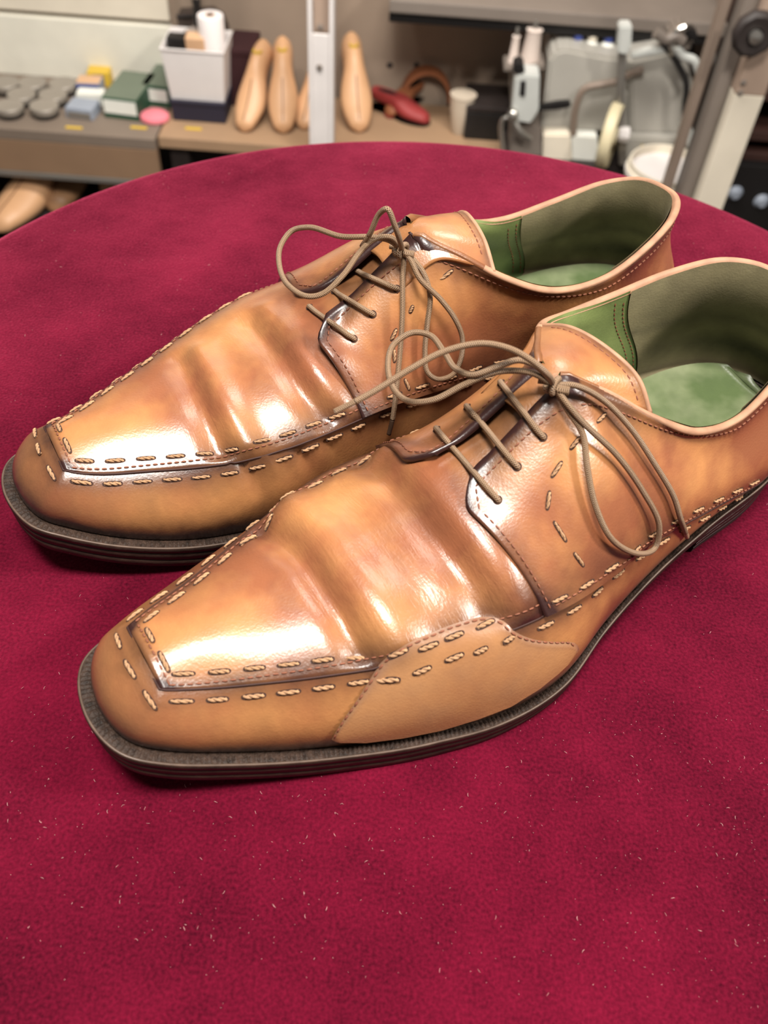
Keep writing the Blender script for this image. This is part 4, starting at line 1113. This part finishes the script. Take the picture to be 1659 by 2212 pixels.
# shoe lasts
def last_mesh(ln):
    st = [(0.0, .006, .004, .012), (.012, .020, .001, .026), (.04, .030, 0, .036), (.09, .039, 0, .044), (.15, .043, 0, .056), (.21, .038, .003, .074), (.26, .030, .010, .094),
          (.31, .027, .018, .104), (.36, .028, .022, .104), (.40, .026, .024, .100), (.425, .018, .026, .094), (.436, .005, .032, .085)]
    V = []; n = 22; k = ln / .436
    X = np.linspace(0, .436, 44); A = np.array(st)
    for x in X:
        w, z0, z1 = [float(pch(A[:, 0], A[:, i], np.array([x]))[0]) for i in (1, 2, 3)]
        for i in range(n):
            a = 2 * math.pi * i / n; ca, sa = math.cos(a), math.sin(a)
            y = w * math.copysign(abs(ca) ** .75, ca) * (1 - .35 * max(sa, 0) ** 2); z = (z0 + z1) / 2 + (z1 - z0) / 2 * math.copysign(abs(sa) ** .8, sa)
            V.append((x * k, y, z))
    F = grid_faces(44, n, cv=True); F.append(tuple(range(n))); F.append(tuple(range(43 * n, 44 * n))[::-1])
    return V, F
def shoe_last(px, py, z, ang, ln, mat, label, group, sc=1.0, pitch=0.0):
    """toe tip at the pixel; ang = heading of the heel from the toe"""
    c = pz(px, py, z); v, f = last_mesh(ln)
    t = thing('shoe_last', c, label, 'shoe last', group)
    R = Matrix.Rotation(ang, 3, 'Z') @ Matrix.Rotation(-pitch, 3, 'Y')
    mb = MB(); mb.add([R @ (Vector(q) * 1.0) * sc + c for q in v], f); adopt(mb.build('last_body', mat, None, True), t)
    line = [R @ Vector((x, 0, zz)) * sc + c for x, zz in ((.004 * ln / .436, .0135), (.03 * ln / .436, .034), (.09 * ln / .436, .0455), (.15 * ln / .436, .0575), (.21 * ln / .436, .0755))]
    adopt(MB().tube(catmull([tuple(q) for q in line], 20), .0011, 6).build('centre_line', BM['groove'], None, True), t)
    hp = R @ Vector((.335 * ln / .436, 0, .104)) * sc + c
    adopt(MB().lathe(hp, [(.0, -.004), (.010, -.004), (.010, .001), (.0065, .001), (.0065, -.003), (0, -.003)], 16).build('thimble', BM['yellow'], None, True), t)
g = 'shoe lasts on the plank bench'
shoe_last(527, 287, BZ, math.radians(78), .26, BM['last'], 'tan shoe last leaning next to the maroon box', g, .74, .42)
shoe_last(612, 290, BZ, math.radians(96), .26, BM['last'], 'tan shoe last second from the white bin, leaning straight back', g, .76, .42)
shoe_last(655, 282, BZ, math.radians(80), .25, BM['last'], 'tan shoe last mostly hidden behind the white upright', g, .62, .35)
shoe_last(776, 288, BZ, math.radians(102), .26, BM['last'], 'tan shoe last just right of the white upright', g, .80, .40)
g = 'shoe lasts on the lower shelf'
SZ = BZ - .206
shoe_last(-6, 505, SZ, math.radians(70), .26, BM['last'], 'pale pink-tan shoe last at the far left of the lower shelf', g, 1.15)
shoe_last(118, 462, SZ, math.radians(88), .26, BM['lastdark'], 'brownish shoe last in the middle of the lower shelf', g, 1.15)
shoe_last(232, 425, SZ, math.radians(85), .26, BM['last'], 'tan shoe last at the right end of the lower shelf, only its heel showing', g, .8)

# white upright post
PY = 1.74
pl = py_(666, 150, PY); pr2 = py_(720, 150, PY); w = pr2.x - pl.x; cx = (pl.x + pr2.x) / 2; zt = py_(690, 76, PY).z
post = thing('upright_post', (cx, PY + .02, FLOOR_Z), 'white steel upright with a wooden strip in its upper channel', 'post')
for sx in (-1, 1): boxo('flange', (cx + sx * (w / 2 - .004), PY + .02, (FLOOR_Z + .8) / 2), (.008, .04, .8 - FLOOR_Z), BM['bin'], post, .001)
boxo('wood_strip', (cx, PY + .028, (zt + .8) / 2), (w - .018, .02, .8 - zt), BM['postwood'], post, .001)
boxo('front_plate', (cx, PY + .006, (FLOOR_Z + zt) / 2), (w - .016, .006, zt - FLOOR_Z), BM['bin'], post, .001)
for py in (66, 146):
    q = py_(690, py, PY); latheo('bolt', (q.x, PY + (.016 if py < 76 else .001), q.z), [(0, -.003), (.005, -.003), (.006, .001), (0, .003)], BM['mdark'], post, 14, Matrix.Rotation(math.pi / 2, 3, 'X'))

# red and brown unfinished uppers, cup and black case
def upper(px, py, ang, sc, mat, solem, label):
    c = pz(px, py, BZ); t = thing('unfinished_shoe', c, label, 'shoe', 'unfinished shoes beside the cup')
    v, f = last_mesh(.25); R = Matrix.Rotation(ang, 3, 'Z')
    keep = [Vector(q) for q in v]
    mb = MB(); mb.add([R @ (Vector((q.x, q.y, min(q.z, .062 + .1 * max(0, q.x - .22)) + .008)) * sc) + c for q in keep], f); adopt(mb.build('upper', mat, None, True), t)
    mb = MB(); mb.add([R @ (Vector((q.x * 1.03 - .003, q.y * 1.08, min(q.z, .008))) * sc) + c for q in keep], f); adopt(mb.build('sole', solem, None, True), t)
    ring = [R @ (Vector((.185 + .045 * math.cos(a), .019 * math.sin(a), .072)) * sc) + c for a in np.linspace(0, 2 * math.pi, 25)]
    mb = MB(); mb.add([tuple(q) for q in ring[:-1]], [tuple(range(24))]); adopt(mb.build('opening', BM['black']), t)
    mb = MB(); mb.tube(ring, .003 * sc, 6); adopt(mb.build('collar', mat, None, True), t)
upper(925, 272, math.radians(150), .60, BM['red'], BM['black'], 'red unfinished shoe with a dark sole lying beside the cup')
upper(838, 256, math.radians(60), .55, BM['redbrown'], BM['red'], 'red-brown unfinished shoe behind the red one')
q = pz(922, 226, BZ)
mb = MB(); R = Matrix.Rotation(.2, 3, 'Z')
pts = [q + R @ Vector((.055 * math.cos(a), .02, .012 + .062 * math.sin(a))) for a in np.linspace(-.1, math.pi + .1, 16)]
V = []; 
for k, p in enumerate(pts):
    o2 = (p - q); nrm = Vector((o2.x, 0, o2.z)).normalized() * .004
    for dy in (-.03, .03):
        V += [p + Vector((0, dy, 0)) + nrm, p + Vector((0, dy, 0)) - nrm]
F = []
for k in range(15):
    a = k * 4; b = a + 4
    F += [(a, a + 2, b + 2, b), (a + 1, b + 1, b + 3, a + 3), (a, b, b + 1, a + 1), (a + 2, a + 3, b + 3, b + 2)]
mb.add(V, F); tag(mb.build('leather_offcut', BM['redbrown'], None, True), 'curved brown leather offcut arched behind the red shoe', 'leather')
c = pz(992, 285, BZ)
cup = thing('tapered_cup', c, 'pale beige tapered cup standing on the plank bench', 'cup')
adopt(MB().lathe(c, [(0, 0), (.017, 0), (.019, .004), (.026, .055), (.028, .082), (.0265, .083), (.0245, .055), (.017, .008), (0, .007)], 28).build('cup_body', BM['cup'], None, True), cup)
adopt(MB().lathe(c, [(.0255, .081), (.0285, .081), (.0285, .0835), (.0255, .0835)], 28).build('lip', BM['cup'], None, True), cup)
c = pz(1050, 306, BZ)
bc = thing('black_case', c, 'black box standing between the cup and the sewing machine', 'case')
boxo('body', (c.x, c.y + .06, c.z + .030), (.10, .11, .060), BM['black'], bc, .003); boxo('lid', (c.x, c.y + .06, c.z + .067), (.102, .112, .012), BM['dark'], bc, .003)

# overhead dark rail
RY = 1.88
rail = thing('overhead_rail', py_(1100, 30, RY), 'dark shelf rail running across the top right', 'rail')
a = py_(842, 12, RY); b = py_(1560, 60, RY); zc = (a.z + b.z) / 2
boxo('upper_rail', ((a.x + b.x) / 2, RY + .05, a.z + .010), (b.x - a.x, .16, .024), BM['mdark'], rail, .003)
boxo('lower_rail', ((a.x + b.x) / 2, RY + .045, a.z - .013), (b.x - a.x, .13, .020), BM['black'], rail, .003)
for xx in (a.x + .05, b.x - .05): boxo('bracket', (xx, (RY + .05 + WALL_Y) / 2 + .02, a.z - .005), (.02, WALL_Y - RY - .055, .03), BM['black'], rail, .002)

# sewing machine on its stand
MY = 1.79
mz = py_(1330, 348, MY).z
mroot = py_(1320, 348, MY)
stand = thing('machine_stand', (mroot.x, MY + .1, FLOOR_Z), 'cream machine stand under the grey sewing machine', 'stand')
sl_ = py_(1085, 340, MY).x; sr_ = py_(1505, 340, MY).x
boxo('stand_top', ((sl_ + sr_) / 2, MY + .12, mz - .015), (sr_ - sl_, .30, .03), BM['dark'], stand)
for lx in (sl_ + .04, sr_ - .04): boxo('stand_leg', (lx, MY + .12, (mz - .03 + FLOOR_Z) / 2), (.05, .2, mz - .03 - FLOOR_Z), BM['cream'], stand)
mach = thing('sewing_machine', (mroot.x, MY + .1, mz), 'large grey industrial shoe sewing machine at the right of the bench', 'sewing machine')
slab('arm_casting', [(1170, 284), (1178, 200), (1186, 128), (1200, 112), (1222, 106), (1300, 122), (1360, 128), (1362, 288)], MY + .02, .16, BM['mgrey'], mach, .006)
slab('column_casting', [(1362, 290), (1360, 132), (1405, 122), (1462, 108), (1482, 120), (1500, 190), (1488, 292)], MY, .18, BM['mgrey'], mach, .006)
slab('base_casting', [(1345, 346), (1345, 296), (1488, 298), (1484, 350)], MY - .02, .2, BM['mgrey'], mach, .004)
slab('cream_base', [(1172, 352), (1174, 290), (1232, 290), (1236, 352)], MY - .01, .14, BM['cream'], mach, .004)
slab('paper_label', [(1236, 352), (1234, 292), (1290, 296), (1296, 352)], MY - .005, .10, BM['label'], mach, .002)
q = [py_(x, y, MY - .0215) for x, y in ((1374, 338), (1387, 312), (1402, 338))]
o = MB().prism([(p.x, p.z) for p in q], .002, c=(0, MY - .0215, 0)).build('warning_triangle', BM['yellow']); adopt(o, mach)
o = MB().prism([(p.x, p.z) for p in [py_(x, y, MY - .023) for x, y in ((1386, 332), (1387, 321), (1390, 321), (1391, 332))]], .001, c=(0, MY - .023, 0)).build('warning_mark', BM['black']); adopt(o, mach)
slab('head_plate', [(1104, 262), (1112, 168), (1124, 160), (1166, 164), (1164, 240), (1146, 268)], MY - .02, .05, BM['mlight'], mach, .003)
slab('head_slot', [(1122, 206), (1125, 176), (1136, 176), (1134, 208)], MY - .023, .004, BM['black'], mach)
slab('head_block', [(1098, 345), (1104, 268), (1150, 262), (1170, 280), (1172, 345)], MY, .08, BM['mdark'], mach, .003)
slab('tension_block', [(1108, 160), (1110, 140), (1132, 140), (1134, 160)], MY - .02, .04, BM['black'], mach, .003)
q = py_(1107, 249, MY - .03); latheo('chrome_knob', q, [(0, -.012), (.009, -.012), (.011, -.008), (.011, .006), (.006, .010), (0, .011)], BM['silver'], mach, 18, Matrix.Rotation(math.pi / 2, 3, 'X'))
tubeo('needle_bar', [py_(1088, 345, MY - .02), py_(1087, 258, MY - .02), py_(1104, 252, MY - .02)], .005, BM['silver'], mach)
tubeo('presser_lever', [py_(1112, 262, MY - .03), py_(1125, 285, MY - .035), py_(1145, 300, MY - .02)], .006, BM['steel'], mach)
slab('tension_lever', [(1166, 240), (1166, 230), (1205, 222), (1232, 220), (1234, 232), (1205, 238)], MY - .012, .014, BM['black'], mach, .002)
tubeo('oil_pipe', [py_(1238, 290, MY + .0), py_(1244, 230, MY - .004), py_(1262, 192, MY - .006), py_(1300, 182, MY - .006), py_(1340, 174, MY - .004), py_(1360, 160, MY - .008), py_(1390, 150, MY - .012)], .007, BM['pipe'], mach)
tubeo('guide_rod', [py_(1345, 352, MY - .045), py_(1340, 240, MY - .045), py_(1344, 108, MY - .045)], .008, BM['steel'], mach)
slab('rod_clamp', [(1334, 108), (1338, 56), (1366, 56), (1364, 100), (1356, 120), (1336, 118)], MY - .06, .03, BM['mlight'], mach, .003)
slab('upper_link', [(1362, 128), (1364, 118), (1430, 100), (1440, 106), (1436, 116)], MY - .05, .02, BM['mlight'], mach, .002)
# hand wheel seen nearly edge-on
q = py_(1318, 292, MY - .055); Rw = Matrix.Rotation(math.radians(72), 3, 'Z') @ Matrix.Rotation(math.pi / 2, 3, 'X')
rw = .062
latheo('hand_wheel', q, [(rw - .016, -.010), (rw - .004, -.012), (rw, -.007), (rw, .007), (rw - .004, .012), (rw - .016, .010), (rw - .016, -.010)], BM['wheel'], mach, 40, Rw)
latheo('wheel_hub', q, [(0, -.014), (.016, -.014), (.018, 0), (.016, .014), (0, .014)], BM['wheel'], mach, 20, Rw)
for k in range(4):
    dv = Rw @ Vector((math.cos(k * math.pi / 2 + .4), math.sin(k * math.pi / 2 + .4), 0)); tubeo('wheel_spoke', [q + dv * .012, q + dv * (rw - .014)], .005, BM['wheel'], mach)
q = py_(1348, 290, MY - .055); latheo('wheel_nut', q, [(0, -.012), (.012, -.012), (.015, -.004), (.015, .008), (0, .012)], BM['bin'], mach, 8, Matrix.Rotation(math.pi / 2, 3, 'Y'))
# thread spools, bottles and the tangle on top
def spool(px, py, h, r, label):
    c = py_(px, py, MY + .06); z0 = py_(1200, 118, MY + .06).z
    t = thing('thread_spool', c, label, 'spool', 'thread spools on the machine')
    adopt(MB().lathe(c, [(0, 0), (r * 1.15, 0), (r * 1.15, .004), (r, .006), (r * .72, h), (r * .80, h + .004), (0, h + .005)], 20).build('thread_cone', BM['spool'], None, True), t)
    adopt(MB().lathe(c, [(.0035, h + .003), (.0035, h + .02), (0, h + .021)], 10).build('spindle', BM['steel'], None, True), t)
tubeo('spool_stand', [py_(1132, 142, MY + .06), py_(1136, 300, MY + .06)], .006, BM['steel'], mach)
tubeo('spool_stand', [py_(1104, 150, MY + .06), py_(1112, 300, MY + .06)], .005, BM['steel'], mach)
slab('spool_tray', [(1088, 154), (1090, 148), (1176, 140), (1176, 150)], MY + .03, .06, BM['mdark'], mach)
spool(1142, 143, .066, .020, 'large pale thread cone standing on the left of the machine')
spool(1105, 148, .058, .010, 'thin pale thread cone at the far left of the machine')
q = py_(1160, 60, MY + .07)
def bottle(px, cap, label):
    c = py_(px, 124, MY + .08); c.z = py_(1272, 116, MY + .08).z
    t = thing('small_bottle', c, label, 'bottle', 'small bottles on the machine')
    adopt(MB().lathe(c, [(0, 0), (.013, 0), (.014, .003), (.014, .020), (.008, .027), (0, .027)], 20).build('bottle_body', BM['label'], None, True), t)
    if cap: adopt(MB().lathe(c, [(0, .0272), (.010, .0272), (.010, .034), (.0075, .052), (0, .053)], 16).build('cap', BM[cap], None, True), t)
bottle(1240, 'blue', 'small white bottle with a blue cap, left of the three on the machine')
bottle(1271, 'cream', 'small white bottle with a pale cap, middle of the three on the machine')
bottle(1306, 'blue', 'small white bottle with a blue cap, right of the three on the machine')
slab('bottle_tray', [(1224, 134), (1224, 121), (1324, 123), (1324, 136)], MY + .05, .07, BM['mgrey'], mach)
q0 = py_(1300, 62, MY + .22)
db = thing('dark_hood', (q0.x, WALL_Y - .06, q0.z), 'dark hood on the wall behind the small bottles', 'hood')
o = slab('hood_body', [(1205, 52), (1500, 62), (1500, 128), (1210, 112)], WALL_Y - .09, .085, BM['black'], db, .003)
for nm, pts, r, m in (('thread_guide', [(1452, 118), (1448, 88), (1462, 66), (1480, 58)], .007, 'silver'), ('control_cable', [(1432, 92), (1452, 118), (1470, 150), (1482, 178), (1480, 250), (1500, 310)], .006, 'black'),
                      ('oil_line', [(1536, 85), (1538, 130), (1524, 150), (1500, 190)], .006, 'silver'), ('motor_belt', [(1478, 262), (1492, 300), (1502, 350), (1506, 400)], .009, 'mlight'), ('thread_guide', [(1462, 100), (1474, 120), (1498, 130), (1512, 160)], .008, 'mlight'),
                      ('control_cable', [(1416, 70), (1440, 84), (1460, 78), (1475, 90)], .010, 'mdark')):
    tubeo(nm, [py_(x, y, MY - .05) for x, y in pts], r, BM[m], mach)
slab('regulator', [(1450, 108), (1448, 72), (1470, 60), (1496, 70), (1500, 100), (1480, 118)], MY - .03, .06, BM['mdark'], mach, .006)
slab('regulator_cap', [(1480, 88), (1482, 66), (1506, 66), (1508, 90)], MY - .05, .03, BM['black'], mach, .004)
# cream bucket in front of the stand
c = py_(1428, 415, MY - .11); cz = mz - .075
bk = thing('cream_tub', (c.x, MY - .11, FLOOR_Z), 'cream tub standing in front of the machine stand', 'tub')
top = py_(1428, 352, MY - .11).z
hh = top - FLOOR_Z
adopt(MB().lathe((c.x, MY - .11, FLOOR_Z), [(0, 0), (.070, 0), (.074, .004), (.078, hh - .03), (.082, hh - .028), (.082, hh - .012), (.078, hh - .01), (.078, hh), (.074, hh), (.070, .01), (0, .008)], 36).build('tub_wall', BM['cream'], None, True), bk)
adopt(MB().lathe((c.x, MY - .11, FLOOR_Z), [(.079, hh - .022), (.0835, hh - .022), (.0835, hh - .017), (.079, hh - .017)], 36).build('rim_band', BM['bin'], None, True), bk)

# cream frame post on the right, with its dark companion and clamp
Y2 = 1.50
a = py_(1585, 300, Y2); w = .05
pz_ = py_(1600, 205, Y2).z
fp = thing('frame_post', (a.x, Y2 + .03, FLOOR_Z), 'cream steel frame post at the right edge with a dark inner rail', 'post')
boxo('post_lower', (a.x, Y2 + .02, (FLOOR_Z + pz_) / 2), (w, .04, pz_ - FLOOR_Z), BM['cream'], fp, .002)
boxo('post_upper', (a.x, Y2 + .02, (pz_ + .7) / 2), (w, .04, .7 - pz_), BM['postwood'], fp, .002)
boxo('dark_rail', (a.x - .038, Y2 + .05, (FLOOR_Z + .7) / 2), (.022, .05, .7 - FLOOR_Z), BM['mdark'], fp, .002)
boxo('thin_rail', (a.x - .066, Y2 + .07, (FLOOR_Z + .7) / 2), (.014, .03, .7 - FLOOR_Z), BM['pipe'], fp, .002)
q = py_(1628, 72, Y2 - .02); latheo('clamp_wheel', q, [(.012, -.012), (.030, -.012), (.034, -.004), (.034, .006), (.028, .012), (.012, .010), (.012, -.012)], BM['dark'], fp, 10, Matrix.Rotation(math.pi / 2, 3, 'X'))
latheo('clamp_bolt', q, [(0, -.02), (.009, -.02), (.010, -.012), (.010, .018), (0, .02)], BM['silver'], fp, 12, Matrix.Rotation(math.pi / 2, 3, 'X'))
for py in (178, 200):
    q = py_(1606 - (py - 178) * .3, py, Y2); latheo('bolt', (q.x, Y2 - .001, q.z), [(0, -.003), (.004, -.003), (.005, .001), (0, .003)], BM['mdark'], fp, 12, Matrix.Rotation(math.pi / 2, 3, 'X'))
# dark cupboard behind the post with shelves and two pale knobs
CY = 1.80
qa = py_(1560, 250, CY)
cup2 = thing('dark_cupboard', (qa.x + .25, CY + .1, FLOOR_Z), 'dark brown cupboard with open shelves behind the cream post', 'cupboard')
cxx = qa.x + .26
boxo('carcass_side', (cxx - .25, CY + .11, (FLOOR_Z + .3) / 2), (.02, .22, .3 - FLOOR_Z), BM['darkwood'], cup2)
boxo('carcass_side', (cxx + .25, CY + .11, (FLOOR_Z + .3) / 2), (.02, .22, .3 - FLOOR_Z), BM['darkwood'], cup2)
boxo('back_board', (cxx, CY + .225, (FLOOR_Z + .3) / 2), (.52, .01, .3 - FLOOR_Z), BM['dark'], cup2)
for py in (120, 210, 298, 345):
    z = py_(1620, py, CY).z; boxo('shelf', (cxx, CY + .11, z), (.48, .20, .02), BM['darkwood'], cup2)
z1 = py_(1620, 350, CY - .02).z
boxo('drawer_front', (cxx, CY - .012, (z1 + FLOOR_Z) / 2), (.50, .024, z1 - FLOOR_Z - .01), BM['black'], cup2)
for px, py in ((1588, 418), (1645, 436)):
    q = py_(px, py, CY - .026); latheo('knob', q, [(0, -.014), (.014, -.012), (.018, -.004), (.012, .004), (.008, .010), (0, .010)], BM['bluegrey'], cup2, 16, Matrix.Rotation(math.pi / 2, 3, 'X'))
q = py_(1648, 150, CY + .05)
